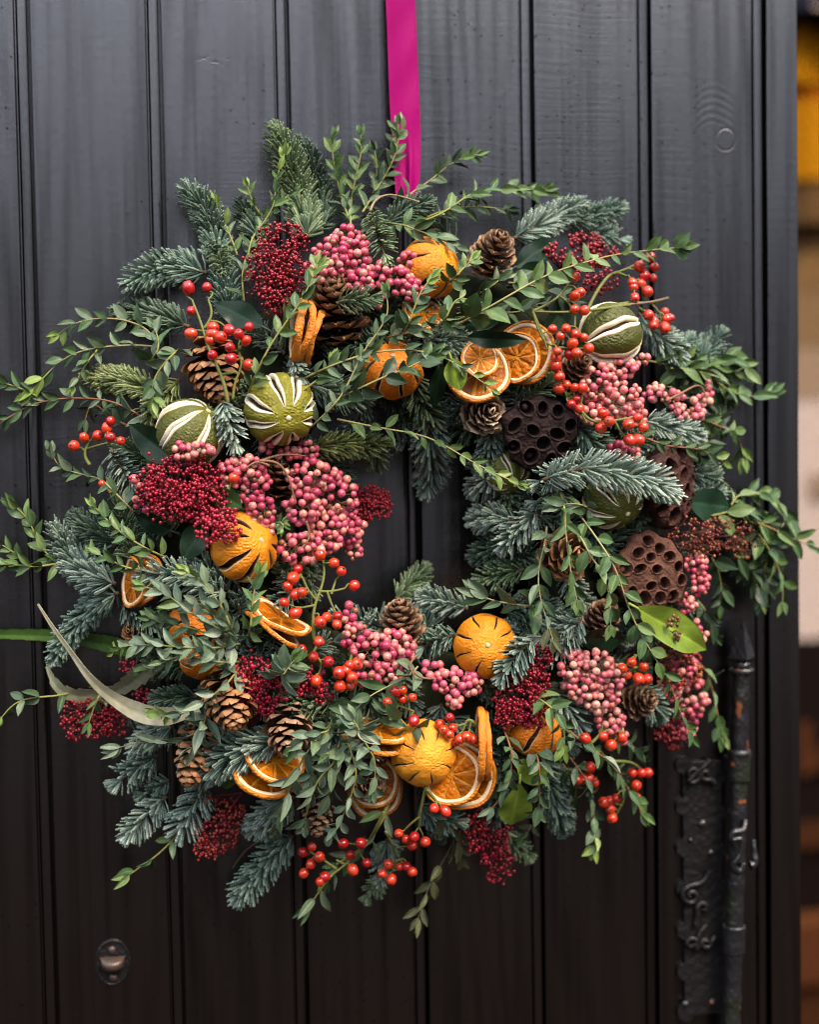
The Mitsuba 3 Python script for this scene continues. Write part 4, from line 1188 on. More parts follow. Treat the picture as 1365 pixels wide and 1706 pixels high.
# ------------------------------------------------------------------ fir sprigs, one by one
for a in (
    ('tall plump fir sprig upright at the top left, highest of the fir', '512,396 502,340 482,275 459,222', 33, 0.004, 'g', 0.0, 1.25),
    ('dark fir sprig standing just behind the tallest plump fir sprig', '536,385 532,330 520,280 502,242', 27, -0.012, 'd', 0.0, 1.1),
    ('fir sprig rising at upper left beside the yellow green twig', '366,446 358,400 340,350 312,318', 30, 0.0, 'b', 0.1, 1.15),
    ('short fir tip hanging below the rising upper left sprig', '352,400 365,430 371,452', 22, 0.008, 'g', 0.1, 1.0),
    ('broad fir sprig pointing left above the red rosehips at upper left', '345,455 290,448 250,455 221,472', 34, 0.0, 'b', 0.25, 1.2),
    ('very dark fir sprig pointing left below the broad upper left sprig', '316,545 275,530 235,522 197,520', 27, -0.006, 'd', 0.1, 1.0),
    ('fir sprig behind the dark glossy leaf at upper left', '392,545 378,500 372,455', 28, -0.004, 'b', 0.0, 1.1),
    ('yellowish fir sprig pointing left under the curved eucalyptus tip', '268,655 225,640 185,632 149,630', 26, 0.0, 'y', 0.15, 1.15),
    ('yellowish fir sprig just above the striped lime at left', '300,632 268,665 248,700', 29, 0.004, 'y', 0.1, 1.1),
    ('spiky blue fir tip hanging between the two left limes', '371,668 382,705 392,742', 24, 0.020, 's', 0.15, 0.95),
    ('blue fir sprig hanging beside the small left rosehip spray', '184,748 200,775 222,806', 25, 0.002, 's', 0.3, 1.0),
    ('thick blue fir sprig curling up at the far left edge', '192,972 160,960 122,930 93,885', 35, 0.004, 's', 0.0, 1.3),
    ('dark fir sprig behind the thick far left fir sprig', '196,908 160,888 126,864', 25, -0.008, 'd', 0.0, 1.0),
    ('blue fir sprig drooping left behind the long curled leaf', '196,988 160,1010 125,1045 92,1096', 27, 0.0, 'b', 0.05, 1.25),
    ('silvery fir sprig across the dried slices at centre left', '376,990 330,968 285,955 240,962', 26, 0.016, 's', 0.3, 1.1),
    ('silvery fir sprig below the slit orange at centre left', '382,985 350,950 322,938', 28, 0.006, 's', 0.2, 1.0),
    ('dark blue fir sprig under the large left eucalyptus bunch', '205,1008 235,1030 268,1046', 27, -0.004, 'b', 0.1, 1.0),
    ('green fir sprig upright above the far left eucalyptus tips', '230,935 208,885 196,838', 25, 0.0, 'g', 0.1, 1.0),
    ('small fir tip under the slit orange at centre left', '398,1022 402,995 394,968', 22, 0.006, 'b', 0.15, 0.9),
    ('yellow green fir sprig on the upper left rim of the hole', '520,748 560,742 600,742 634,738', 24, 0.004, 'y', 0.3, 1.15),
    ('feathery fir tip drooping into the hole below the yellow sprig', '595,722 615,745 632,772', 24, -0.006, 'g', 0.6, 0.9),
    ('blue green fir sprig right of the round green lime', '512,640 555,655 602,664', 30, 0.002, 'b', 0.1, 1.1),
    ('fir sprig behind the half hidden orange in the upper middle', '660,590 615,575 570,585', 27, -0.002, 'd', 0.1, 1.0),
    ('plump fir sprig left of the light green leaf above the hole', '702,560 745,572 790,582', 26, 0.008, 'b', 0.0, 1.1),
    ('combed fir sprig fanned above the middle of the hole', '684,622 700,665 722,702', 30, 0.002, 'g', 0.75, 1.1),
    ('flat fir sprig hanging straight down into the top of the hole', '718,690 716,740 718,780 710,816', 32, 0.0, 's', 0.85, 1.15),
    ('dark flat fir sprig behind the sprig that hangs into the hole', '645,695 680,712 740,718', 25, -0.014, 'd', 0.6, 1.0),
    ('fir tip below the small cream edged pine cone', '822,712 815,745 806,772', 24, 0.0, 'b', 0.3, 0.95),
    ('fir sprig pointing to the hole beneath the upper lotus pod', '852,762 825,790 795,815', 29, -0.002, 's', 0.5, 1.0),
    ('fir tip drooping over the topmost pink berries', '617,356 630,390 642,432', 25, 0.018, 'g', 0.15, 1.0),
    ('short fir tip lying across the big dark pine cone', '560,506 590,500 621,498', 22, 0.024, 'g', 0.2, 0.9),
    ('tiny fir tip just above the round green lime', '485,596 494,612 502,632', 15, 0.020, 's', 0.2, 0.7),
    ('flat fir sprig rising to the right of the top pine cone', '856,398 890,380 930,360 964,342', 27, -0.004, 's', 0.7, 1.1),
    ('blurred fir tip, rightmost at the top of the wreath', '950,372 990,360 1032,348', 22, -0.010, 'b', 0.1, 1.0),
    ('blurred fir tip behind the dark red buds at upper right', '980,388 1010,395 1036,402', 22, -0.010, 'b', 0.4, 0.9),
    ('pale blue fir sprig right of the upper right lime', '1064,522 1090,555 1128,592', 29, 0.0, 's', 0.3, 1.0),
    ('blurred blue fir tip beyond the upper right lime', '1098,580 1125,576 1154,574', 21, -0.006, 'b', 0.2, 0.9),
    ('blue fir tip pointing up at the right edge of the wreath', '1164,604 1180,582 1198,560', 25, -0.002, 'b', 0.2, 0.9),
    ('fir sprig pointing right under the right pink berry tail', '1072,702 1115,712 1160,728', 24, 0.004, 's', 0.3, 1.1),
    ('fir sprig between the upper lotus pod and the pink berries', '962,708 985,735 1012,765', 28, 0.002, 'b', 0.3, 1.0),
    ('long pale fir sprig drooping right over the lower right lime', '905,800 965,782 1030,788 1085,802 1120,822', 30, 0.034, 's', 0.55, 1.2),
    ('pale fir sprig arching left over the right rim of the hole', '1010,785 960,782 925,790 889,808', 23, 0.024, 's', 0.5, 1.1),
    ('fir sprig pointing left at the right rim of the hole', '858,868 825,862 795,866', 26, 0.004, 's', 0.1, 1.05),
    ('fir tip pointing down left at the right rim of the hole', '896,852 868,878 842,908', 27, 0.010, 's', 0.2, 1.0),
    ('small fir sprig under the arching pale sprig', '935,818 910,828 892,838', 22, 0.010, 's', 0.4, 0.9),
    ('dark fir sprig at the right of the hole, below the pale tips', '888,902 840,912 798,926', 29, -0.010, 'd', 0.4, 1.1),
    ('fir sprig at the lower right of the hole above the orange', '874,948 840,956 806,966', 26, -0.004, 'g', 0.3, 1.0),
    ('small combed fir tip left above the orange at lower right of the hole', '780,1014 745,1004 708,994', 23, -0.002, 's', 0.5, 1.1),
    ('small fir tip rising behind the standing pine cone', '660,998 684,972 706,950', 22, -0.004, 'g', 0.4, 0.9),
    ('blue fir sprig between the standing pine cone and the orange', '762,1058 730,1066 702,1080', 23, 0.002, 'b', 0.3, 0.95),
    ('spiky blue fir sprig right of the orange under the hanging stem', '962,1036 930,1048 896,1064', 26, 0.014, 's', 0.4, 0.95),
    ('second spiky fir tip below the hanging eucalyptus stem', '968,1030 945,1060 916,1092', 26, 0.012, 's', 0.4, 0.95),
    ('pale fir tip overlapping the right side of the orange', '888,1064 862,1090 838,1126', 28, 0.026, 's', 0.4, 0.9),
    ('grey blue combed fir tip right of the dark red bud head', '928,1150 945,1178 964,1206', 27, 0.006, 's', 0.8, 1.1),
    ('large fir sprig pointing left above the lower left orange slice', '468,1232 420,1246 370,1262 326,1284', 38, 0.014, 's', 0.2, 1.3),
    ('fir tip below the dark red buds in the lower left middle', '556,1166 515,1172 478,1182', 29, 0.008, 'g', 0.1, 1.0),
    ('curled fir sprig above the lower left pine cones', '288,1208 255,1222 228,1246', 28, 0.002, 's', 0.2, 1.0),
    ('fir sprig pointing down left at the lower left edge', '264,1258 228,1280 196,1304', 28, 0.0, 's', 0.3, 1.0),
    ('small dark fir tip at the lower left edge', '282,1300 260,1312 238,1324', 21, -0.006, 'b', 0.4, 0.9),
    ('pale combed fir sprig pointing down left, lowest at left', '278,1326 245,1358 214,1390', 27, 0.0, 's', 0.75, 1.1),
    ('pale flat fir sprig with a bare brown rib at lower left', '342,1306 322,1345 300,1384', 32, 0.004, 's', 0.9, 1.2),
    ('fir sprig beneath the hanging eucalyptus at bottom left', '488,1328 455,1352 424,1378', 30, 0.0, 's', 0.2, 1.05),
    ('thick fir sprig pointing down left, lowest of the wreath', '488,1392 455,1425 425,1460 398,1492', 31, -0.004, 'b', 0.05, 1.3),
    ('combed fir sprig at the bottom behind the rosehips', '646,1398 640,1430 634,1462', 24, -0.008, 's', 0.6, 1.0),
    ('small blurred fir tip lowest at bottom centre', '636,1458 625,1476 614,1492', 20, -0.010, 'g', 0.2, 0.9),
    ('dark fir sprig hanging at the lower right under the orange', '905,1280 922,1330 938,1378', 26, -0.010, 'b', 0.5, 1.0),
    ('dark fir tip left of the warm brown lower left cone', '330,1160 298,1162 266,1164', 24, -0.004, 'd', 0.1, 1.0),
    ('blue fir tip in the shade right of the left red bud head', '200,1184 222,1190 246,1196', 21, -0.008, 'b', 0.3, 0.9),
    ('blue fir tip below the warm brown lower left cone', '362,1206 395,1212 430,1218', 21, -0.002, 'b', 0.3, 0.9),
    ('dark fir tip above the dark red buds in the hole', '548,772 565,788 582,806', 22, -0.010, 'd', 0.3, 0.9),
    ('short fir sprig under the red rosehips at the hole bottom left', '520,1085 545,1072 560,1068', 22, 0.0, 'b', 0.3, 0.9),
    ('fir sprig under the slices right of the bottom orange', '700,1340 735,1362 762,1368', 24, -0.004, 'b', 0.4, 0.9),
    ('fir sprig right of the upper middle slices above the lotus pod', '872,672 890,655 915,640', 24, 0.006, 'g', 0.6, 0.8),
    ('fir sprig behind the lower right pine cone', '1058,1150 1080,1165 1096,1190', 26, -0.004, 'b', 0.6, 0.9),
    ('dark fir sprig below the top eucalyptus at the left', '436,400 418,372 404,345', 26, -0.006, 'd', 0.2, 1.0),
    ('dark fir tip covering the foot of the ribbon', '632,386 668,358 712,338', 22, 0.008, 'd', 0.2, 1.0),
    ('dark fir sprig left of the top pine cone', '760,400 720,375 690,352', 27, -0.012, 'd', 0.3, 1.0),
    ('blurred fir tip at the bottom right behind the light green leaf', '845,1385 862,1410 880,1425', 20, -0.008, 'g', 0.3, 0.8),
):
    fir(*a)

# ------------------------------------------------------------------ broad leaves
DK, LG, MD = (0.008, 0.022, 0.010), (0.200, 0.300, 0.035), (0.085, 0.150, 0.045)
big_leaf('dark glossy leaf pointing left above the left pine cone', (438, 545), (355, 502), 46, DK, 0.25, 0.018)
big_leaf('dark glossy leaf between the small rosehips and the striped lime', (296, 770), (212, 706), 50, DK, -0.2, 0.022)
big_leaf('dark glossy leaf pointing down below the large red bud head', (342, 872), (303, 934), 46, (0.022, 0.046, 0.024), 0.3, 0.016)
big_leaf('dark glossy leaf lying flat under the large red bud head', (285, 884), (222, 858), 34, DK, -0.4, 0.012)
big_leaf('small dark leaf between the red buds and the slit orange', (356, 816), (404, 846), 36, (0.035, 0.075, 0.022), 0.1, 0.024)
big_leaf('dark leaf behind the right side of the top pine cone', (858, 446), (930, 396), 40, DK, -0.25, 0.004)
big_leaf('narrow dark leaf lying over the upper right orange slices', (776, 562), (879, 568), 30, DK, 0.3, 0.036)
big_leaf('narrow dark leaf hanging left of the light green leaf', (736, 606), (722, 684), 26, DK, 0.1, 0.026)
big_leaf('light green oval leaf on the edge of the upper orange slice', (752, 598), (768, 652), 38, LG, 0.0, 0.040, gloss=False)
big_leaf('big light green leaf below the right lotus pod', (1060, 1012), (1184, 1084), 60, LG, -0.15, 0.030, gloss=False, sk=0.95)
big_leaf('light green leaf just under the half hidden lower right orange', (862, 1268), (914, 1304), 42, LG, 0.1, 0.018, gloss=False)
big_leaf('light green blunt leaf hanging at lower right of the orange slices', (866, 1304), (852, 1378), 54, LG, 0.0, 0.024, gloss=False, sk=1.15)
big_leaf('light green leaf peeping out left of the lower left slice', (398, 1290), (358, 1308), 26, (0.13, 0.22, 0.045), 0.2, 0.010)
big_leaf('dark leaf right of the tilted lotus pod at far right', (1148, 836), (1222, 846), 54, (0.020, 0.052, 0.030), 0.1, 0.0)
big_leaf('dark leaf between the orange and the right pine cones', (968, 1062), (1045, 1068), 46, DK, 0.4, 0.012)
big_leaf('dark leaf behind the small right orange slices', (858, 470), (912, 440), 36, DK, 0.2, 0.004)
big_leaf('curled olive leaf left of the edge-on orange slices', (470, 560), (482, 492), 26, (0.060, 0.095, 0.030), 0.9, 0.018)
big_leaf('dark leaf under the upper right rosehips', (905, 560), (970, 470), 44, (0.026, 0.055, 0.028), 0.3, 0.008)
big_leaf('dark leaf in the shade above the upper orange slices', (770, 545), (860, 500), 44, DK, 0.2, 0.0)
big_leaf('dark green leaf behind the small red berries at bottom middle', (628, 1168), (668, 1188), 34, DK, 0.1, 0.008)
serrated('long narrow green serrated leaf reaching out at far left', '212,1078 170,1070 120,1062 60,1057 -8,1056', [34, 30, 22, 20, 16], (0.080, 0.165, 0.030), -0.012, [0.3, 0.1, 0.2], 0.12)
serrated('long curled leaf with pale underside sweeping over the left edge', '332,1180 265,1192 205,1172 150,1128 118,1085 92,1050 63,1006', [14, 31, 34, 22, 14, 10, 4], (0.74, 0.68, 0.42), 0.024, [0.1, 0.1, 0.45, 0.8, 0.6], 0.0)
serrated('pale toothed leaf curling up beneath the long curled leaf', '252,1106 222,1132 180,1154 140,1158 105,1150 78,1110', [28, 34, 22, 30, 24, 4], (0.34, 0.36, 0.22), 0.006, [0.3, 0.2, 0.5, 0.3], 0.35)

# ------------------------------------------------------------------ pine cones
cone('dark brown pine cone at the top right beside the slit orange', 822, 424, 40, (0.15, 0.62, 0.75), 'tan', 52, 2.0, 0.006)
cone('large dark pine cone under the topmost pink berries', 560, 522, 52, (-0.15, 0.85, 0.55), 'dark', 64, 2.1, 0.002)
cone('large brown pine cone behind the left rosehip spray', 358, 618, 50, (0.15, -0.75, 0.35), 'warm', 60, 1.9, 0.004, 1.0)
cone('small cream edged pine cone facing out below the orange slice', 808, 688, 38, (0.12, 0.10, 0.98), 'cream', 40, 1.7, 0.010, 1.0)
cone('small pine cone half hidden under the upper right rosehips', 962, 612, 27, (0.2, 0.35, 0.8), 'grey', 36, 1.9, 0.008)
cone('dark pine cone hidden among the pink berries left of the hole', 462, 800, 32, (0.1, 0.8, 0.4), 'dark', 40, 2.0, 0.0)
cone('pine cone standing upright at the bottom of the hole', 669, 1040, 38, (-0.12, 0.92, 0.36), 'tan', 56, 2.1, 0.012)
cone('warm brown open pine cone right of the hole', 943, 926, 42, (0.30, 0.15, 0.92), 'warm', 44, 1.7, 0.024)
cone('pine cone half hidden behind leaves left of the right lotus pod', 1004, 1030, 31, (0.2, 0.75, 0.5), 'grey', 44, 1.9, 0.004)
cone('blurred pine cone between the lower right pink berries', 1066, 1168, 30, (0.4, 0.2, 0.7), 'grey', 40, 1.9, 0.0)
cone('warm brown pine cone behind the dark red buds at lower left', 384, 1165, 46, (0.1, -0.72, 0.40), 'warm', 54, 1.9, 0.022)
cone('brown pine cone right of the big lower left fir sprig', 480, 1215, 42, (0.0, -0.62, 0.55), 'grey', 52, 2.0, 0.020)
cone('long brown pine cone pointing down at the lower left', 330, 1255, 40, (-0.35, -0.85, 0.22), 'warm', 56, 2.6, 0.018)
cone('small pine cone pointing down under the hanging eucalyptus', 530, 1358, 27, (-0.1, -0.92, 0.35), 'grey', 44, 2.3, 0.010)
cone('pine cone cradled in the bottom orange slices', 612, 1302, 34, (0.15, 0.1, 0.95), 'grey', 40, 1.7, 0.004)
cone('bit of pine cone showing at the far left above the long leaf', 224, 1052, 22, (-0.4, 0.2, 0.7), 'warm', 30, 1.8, -0.002)

# ------------------------------------------------------------------ whole dried fruit
OR1, OR2, OR3 = (0.76, 0.250, 0.004), (0.68, 0.185, 0.003), (0.90, 0.350, 0.022)
fruit('dried_orange', 'slit dried orange at the top beside the pink berries', 'orange', 717, 446, 50, (0.55, 0.35, 0.75), 8, 4.5, (34, 125), OR1, 0.22, 0.3, dh=0.004, seed=1, button=False)
fruit('dried_orange', 'half hidden slit orange in the upper middle above the hole', 'orange', 654, 617, 49, (-0.1, 0.5, 0.8), 8, 6, (30, 140), OR2, 0.45, 0.9, dh=0.006, seed=2, lip=0.01)
fruit('dried_orange', 'large slit orange at centre left under the red buds', 'orange', 407, 911, 57, (0.52, 0.26, 0.80), 8, 7.0, (22, 135), OR1, 0.26, 0.15, dh=0.008, seed=3, lip=0.01)
fruit('dried_orange', 'slit dried orange at the lower right of the hole', 'orange', 808, 1076, 51, (-0.10, 0.16, 0.95), 8, 2.5, (27, 96), OR1, 0.22, 0.35, dh=0.012, seed=4, squash=0.92)
fruit('dried_orange', 'pale slit orange at the bottom centre between the slices', 'orange', 705, 1254, 52, (0.02, 0.06, 0.99), 8, 2.0, (30, 98), OR3, 0.18, 0.2, dh=0.014, seed=5, squash=0.90, button=False)
fruit('dried_orange', 'half hidden orange under the lower right dark red buds', 'orange', 890, 1216, 46, (0.35, 0.75, 0.55), 7, 6, (25, 140), OR2, 0.25, 0.5, dh=0.004, seed=6)
fruit('dried_orange', 'orange peeping through the large left eucalyptus bunch', 'orange', 324, 1042, 44, (0.3, 0.4, 0.8), 7, 6, (30, 130), OR2, 0.3, 0.0, dh=-0.004, seed=7)
fruit('dried_orange', 'orange glimpsed under the lower stems of the left eucalyptus bunch', 'orange', 334, 1098, 34, (0.1, -0.4, 0.8), 7, 6, (30, 130), OR2, 0.3, 0.0, dh=-0.002, seed=8)
fruit('dried_lime', 'striped green lime at far left above the red bud head', 'lime', 318, 722, 57, (0.50, 0.62, 0.45), 7, 9, (12, 155), (0.105, 0.115, 0.016), 0.88, 0.25, dh=0.006, lip=0.035, seed=11, squash=0.95)
fruit('dried_lime', 'round yellow green lime with eight white slits at left', 'lime', 467, 682, 58, (0.18, -0.30, 0.92), 8, 9.5, (22, 118), (0.25, 0.235, 0.016), 0.62, 0.35, dh=0.012, lip=0.035, seed=12, squash=0.92)
fruit('dried_lime', 'green lime with white slits lying sideways at the upper right', 'lime', 1014, 560, 53, (-0.93, -0.30, 0.22), 5, 12, (12, 168), (0.080, 0.092, 0.010), 0.72, 0.55, dh=0.008, lip=0.03, seed=13, squash=1.0, button=False)
fruit('dried_lime', 'dark green lime under the long fir sprig at right', 'lime', 1022, 832, 50, (0.30, -0.50, 0.75), 8, 9, (25, 130), (0.100, 0.115, 0.018), 0.62, 0.2, dh=0.002, lip=0.03, seed=14)
fruit('dried_lime', 'lime hidden beneath the upper lotus pod beside the hole', 'lime', 846, 786, 38, (0.2, -0.6, 0.6), 8, 9, (25, 130), (0.150, 0.165, 0.022), 0.6, 0.0, dh=-0.004, lip=0.03, seed=15)

# ------------------------------------------------------------------ orange slices
orange_slice('leftmost of three edge-on orange slices beside the dark cone', 495, 552, 54, (-0.985, 0.14, 0.02), 0.016, 0.12, 0.1, 1.1, 1, 0.0060)
orange_slice('middle of three edge-on orange slices beside the dark cone', 509, 556, 52, (-0.96, 0.25, 0.0), 0.012, 0.14, 0.5, 1.0, 2, 0.0055)
orange_slice('rightmost of three edge-on orange slices touching the dark cone', 521, 562, 48, (-0.93, 0.34, -0.02), 0.008, 0.12, 0.9, 1.05, 3, 0.0055)
orange_slice('large orange slice with a broad white rim above the small cone', 798, 620, 53, (-0.10, 0.42, 0.90), 0.016, 0.10, 0.3, 1.0, 4, 0.0042)
orange_slice('small yellow orange slice resting on the large white rimmed slice', 800, 598, 31, (-0.05, 0.35, 0.93), 0.026, 0.10, 0.2, 1.5, 5)
orange_slice('tall tilted orange slice left of the upper right rosehips', 872, 588, 54, (-0.58, 0.22, 0.72), 0.012, 0.14, 0.6, 1.1, 6)
orange_slice('small orange slice in front of the tall tilted slice', 862, 596, 40, (-0.55, 0.10, 0.75), 0.018, 0.12, 0.1, 1.15, 7)
orange_slice('upper folded orange slice under the centre left eucalyptus', 468, 1030, 52, (0.46, 0.84, 0.22), 0.016, 0.22, 0.3, 0.95, 8)
orange_slice('lower folded orange slice left of the red berries', 456, 1046, 54, (0.56, 0.80, 0.12), 0.014, 0.20, 0.8, 1.0, 9)
orange_slice('big white rimmed orange slice at the lower left', 446, 1282, 60, (0.22, 0.78, 0.55), 0.012, 0.08, 0.4, 1.05, 10, 0.0042)
orange_slice('orange slice lying on the lower left white rimmed slice', 458, 1268, 50, (0.25, 0.80, 0.52), 0.018, 0.08, 0.9, 1.2, 11)
orange_slice('upper pale edge-on slice left of the bottom orange', 632, 1216, 50, (0.22, 0.95, 0.20), 0.012, 0.10, 0.0, 1.1, 12)
orange_slice('lower pale edge-on slice left of the bottom orange', 622, 1234, 52, (0.26, 0.94, 0.20), 0.008, 0.10, 0.4, 1.1, 13)
orange_slice('front curved slice around the bottom pine cone', 622, 1300, 44, (-0.25, 0.10, 0.95), -0.002, 0.08, 0.3, 0.9, 14)
orange_slice('back curved slice below the bottom pine cone', 626, 1316, 46, (-0.20, 0.15, 0.95), -0.010, 0.08, 0.6, 0.95, 15)
orange_slice('front orange slice right below the bottom orange', 752, 1290, 50, (-0.42, 0.10, 0.88), 0.022, 0.10, 0.2, 1.15, 16)
orange_slice('back orange slice right below the bottom orange', 768, 1290, 58, (-0.50, 0.06, 0.82), 0.014, 0.10, 0.6, 1.05, 17)
orange_slice('left edge-on orange slice standing right of the bottom orange', 800, 1240, 57, (-0.980, 0.04, -0.14), 0.018, 0.0, 0.3, 1.1, 18, 0.0055)
orange_slice('right edge-on orange slice standing right of the bottom orange', 810, 1242, 54, (-0.985, -0.02, -0.12), 0.014, 0.0, 0.8, 1.1, 19, 0.0050)
orange_slice('left curled orange slice at the far left under eucalyptus', 222, 970, 42, (-0.85, 0.1, 0.45), 0.004, 0.26, 0.3, 1.0, 20)
orange_slice('right curled orange slice at the far left under eucalyptus', 240, 966, 44, (-0.70, 0.2, 0.60), 0.000, 0.24, 0.7, 1.0, 21)
orange_slice('orange slice glimpsed under leaves below the top orange', 706, 522, 36, (0.1, 0.6, 0.7), 0.0, 0.1, 0.7, 1.1, 22)

# ------------------------------------------------------------------ lotus pods
pod('dark lotus pod with deep holes at the upper right of the hole', 900, 722, 60, (-0.05, -0.10, 0.98), 1, 0.3, (0.026, 0.015, 0.014), 14, 0.020, 1, 0.75)
pod('tilted lotus pod behind the long fir sprig at right', 1124, 808, 68, (0.62, -0.05, 0.74), 1, 0.8, (0.058, 0.026, 0.021), 14, 0.006, 2, 0.9)
pod('brown lotus pod with many round holes at the right', 1086, 952, 62, (0.10, 0.16, 0.95), 1, 1.9, (0.115, 0.053, 0.035), 20, 0.014, 3, 0.8)

# ------------------------------------------------------------------ pink pepper berries
pepper('topmost pink berry bunch beside the dark red buds', '560,430,42,42 595,438,28,50 540,448,36,34 575,400,34,26 600,470,26,26', 'rose', 8.4, seed=1)
pepper('pink berry bunch left of the top slit orange', '682,442,24,24 660,470,34,28 685,480,22,22 640,455,22,20 632,500,10,14', 'rose', 8.0, seed=2)
pepper('biggest pink berry bunch on the left rim of the hole', '520,795,52,32 555,830,50,42 505,845,34,32 575,880,38,32 545,870,42,34 590,915,18,20 500,915,42,30 535,905,36,26', 'pink', 8.6, 0.020, ['432,768 462,772 482,800 492,838', '510,868 515,895 500,915'], 3)
pepper('pink berry bunch left of the hidden dark cone', '385,790,22,30 415,785,34,28 425,805,28,20', 'rose', 8.6, 0.020, ['448,776 430,770 410,780'], 4)
pepper('pink berry bunch right of the centre left orange', '412,832,18,14 436,850,26,30 445,880,16,16', 'rose', 8.6, 0.018, seed=5)
pepper('small shaded pink berry bunch under the round lime', '445,745,16,14 480,755,24,14 512,752,20,22', 'rose', 8.2, 0.008, ['434,768 470,758 510,760'], 6)
pepper('pink berry tuft on the striped left lime', '305,752,18,18 330,748,22,14 350,752,10,8', 'pink', 8.8, 0.034, seed=7)
pepper('few large pink berries at the left of the big red bud head', '226,805,12,12 230,835,12,16 244,848,10,8', 'pink', 9.4, 0.018, seed=8)
pepper('pink berry bunch below the standing pine cone', '583,1025,14,28 595,1060,30,26 625,1085,44,32 660,1075,36,30 610,1120,34,24 645,1120,30,22 680,1090,18,14', 'rose', 8.5, 0.020, ['694,1092 684,1108 690,1125'], 9)
pepper('pink berry bunch left of the lower right orange', '722,1115,22,18 755,1135,36,24 785,1140,22,22 757,1165,16,18', 'pink', 8.2, 0.018, ['688,1118 702,1128 725,1130'], 10)
pepper('large pink berry bunch at lower right of the dark red buds', '955,1110,28,30 990,1110,34,32 970,1145,34,26 1020,1130,24,34 1000,1165,34,24 1015,1200,28,26 1030,1225,20,16', 'salmon', 8.0, 0.018, seed=11)
pepper('large pink berry bunch right of the upper lotus pod', '1000,640,34,40 1040,610,24,24 1030,665,44,34 985,690,26,20 1055,690,28,20 1070,600,14,16', 'salmon', 7.8, 0.016, seed=12)
pepper('trailing pink berry bunch at the far right', '1092,655,22,18 1120,660,24,12 1130,685,18,16 1160,690,24,14 1180,655,10,22 1165,668,16,14', 'salmon', 7.8, 0.012, ['1110,668 1145,650 1170,646 1178,668', '1122,668 1130,690'], 13)
pepper('small pink berry bunch above the long pale fir sprig', '1030,750,20,18 1050,758,20,16', 'rose', 7.8, 0.014, seed=14)
pepper('blurred pink berry bunch right of the brown lotus pod', '1160,940,26,18 1165,970,20,26', 'rose', 7.8, 0.004, seed=15)
pepper('blurred pink berry bunch above the big light green leaf', '1125,990,22,18 1145,1008,20,16', 'rose', 7.8, 0.006, seed=16)
pepper('few blurred pink berries beside the tip of the light green leaf', '1160,1040,12,14 1172,1058,12,12', 'pink', 8.0, 0.004, seed=17)
pepper('blurred pink berry bunch at the lower right edge', '1140,1110,26,20 1150,1165,34,40 1145,1210,20,24 1120,1150,20,24', 'rose', 8.2, 0.006, seed=18)

# ------------------------------------------------------------------ rosehips
Z = lambda text, f, ox, oy, dr_=None: ' '.join(f'{a / f + ox:.1f},{b / f + oy:.1f}' for a, b in pxs(text))   # noqa: E731
hips('rosehip spray on a thick green stem in front of the left cone', '314,480,10.5 345,479,8.5 318,518,7.5 318,556,9.5 355,546 354,557 351,567 368,562 354,592,8.5 382,550 383,579 385,598 415,545 398,557 410,568 414,608', ['380,670 370,630 350,585 337,545 328,520 320,500', '388,665 394,632 402,608 398,585', '369,624 382,622 394,620', '340,548 352,525 347,500'], 9.6, 0.036, 0.55, 1)
hips('small rosehip spray at the far left', '140,729 123,743 163,726 184,729 201,735 178,713 184,702', ['150,775 142,752 148,738 160,733', '146,748 165,742 180,738', '142,752 134,745'], 8.8, 0.030, 0.1, 2)
hips('single red rosehip under the left eucalyptus tip', '170,806', ['185,822 176,812'], 7.5, 0.016, 0.0, 3)
hips('rosehip spray hanging over the upper right orange slices', Z('715,550 710,660 742,640 708,735 765,742 583,847 660,845 628,888 712,875 760,895 697,930 790,958 685,992 720,985 603,1010 603,1055 610,975', 3.4125, 750, 300), ['1050,508 1000,515 950,520 888,519', '888,519 932,493 950,470', '888,519 905,560 912,582', '888,519 896,545 910,570 945,580', '932,493 955,515 958,545'], 8.6, 0.038, 0.08, 4)
hips('rosehips strung beside the lotus pod at upper right', Z('622,1118 620,1188 662,1165 708,1180 752,1183 722,1245 690,1275 735,1297', 3.4125, 750, 300), ['920,590 930,625 945,655 965,668', '940,650 950,670'], 8.6, 0.030, 0.15, 5)
hips('rosehip spray at the right end of the upper right branch', '1066,444 1091,445 1084,429 1074,460 1088,464 1054,471 1056,479 1068,473 1079,486 1058,496', ['978,520 990,495 1010,465 1045,448 1062,440', '1030,455 1048,462 1058,468'], 8.4, 0.034, 0.1, 6)
hips('rightmost rosehip spray at the upper right edge', '1081,525 1108,520 1111,532 1089,542 1108,546 1117,530,7 1090,536', ['1000,515 1050,505 1085,505 1114,497', '1058,506 1075,520 1085,524', '1085,505 1100,522'], 8.4, 0.032, 0.05, 7)
hips('rosehips among the large upper right pink berries', Z('135,643 172,690 125,728 283,707 333,668 365,722 288,797 337,797 20,500', 3.4125, 965, 500), ['965,680 985,700 1015,702 1058,695', '1025,702 1035,720 1045,730', '970,690 978,705'], 9.0, 0.034, 0.0, 8)
hips('rosehip spray hanging below the biggest pink berries', Z('797,767 875,812 917,858 990,940 670,848 643,897 612,943 692,978 657,990 592,1037 655,1095 797,1147 832,1120 897,1113 892,1160 790,1260', 3.4125, 300, 700), ['524,1065 522,1035 526,1005 535,980 540,945 536,925', '528,1000 515,985 505,965 500,955', '530,985 552,985 575,980', '545,985 552,1005 558,1018', '526,1008 505,1012', '552,990 560,965'], 9.2, 0.036, 0.12, 9)
hips('single rosehip set among the left pink berries', '389,797,9', ['380,815 386,806'], 9.0, 0.036, 0.2, 10)
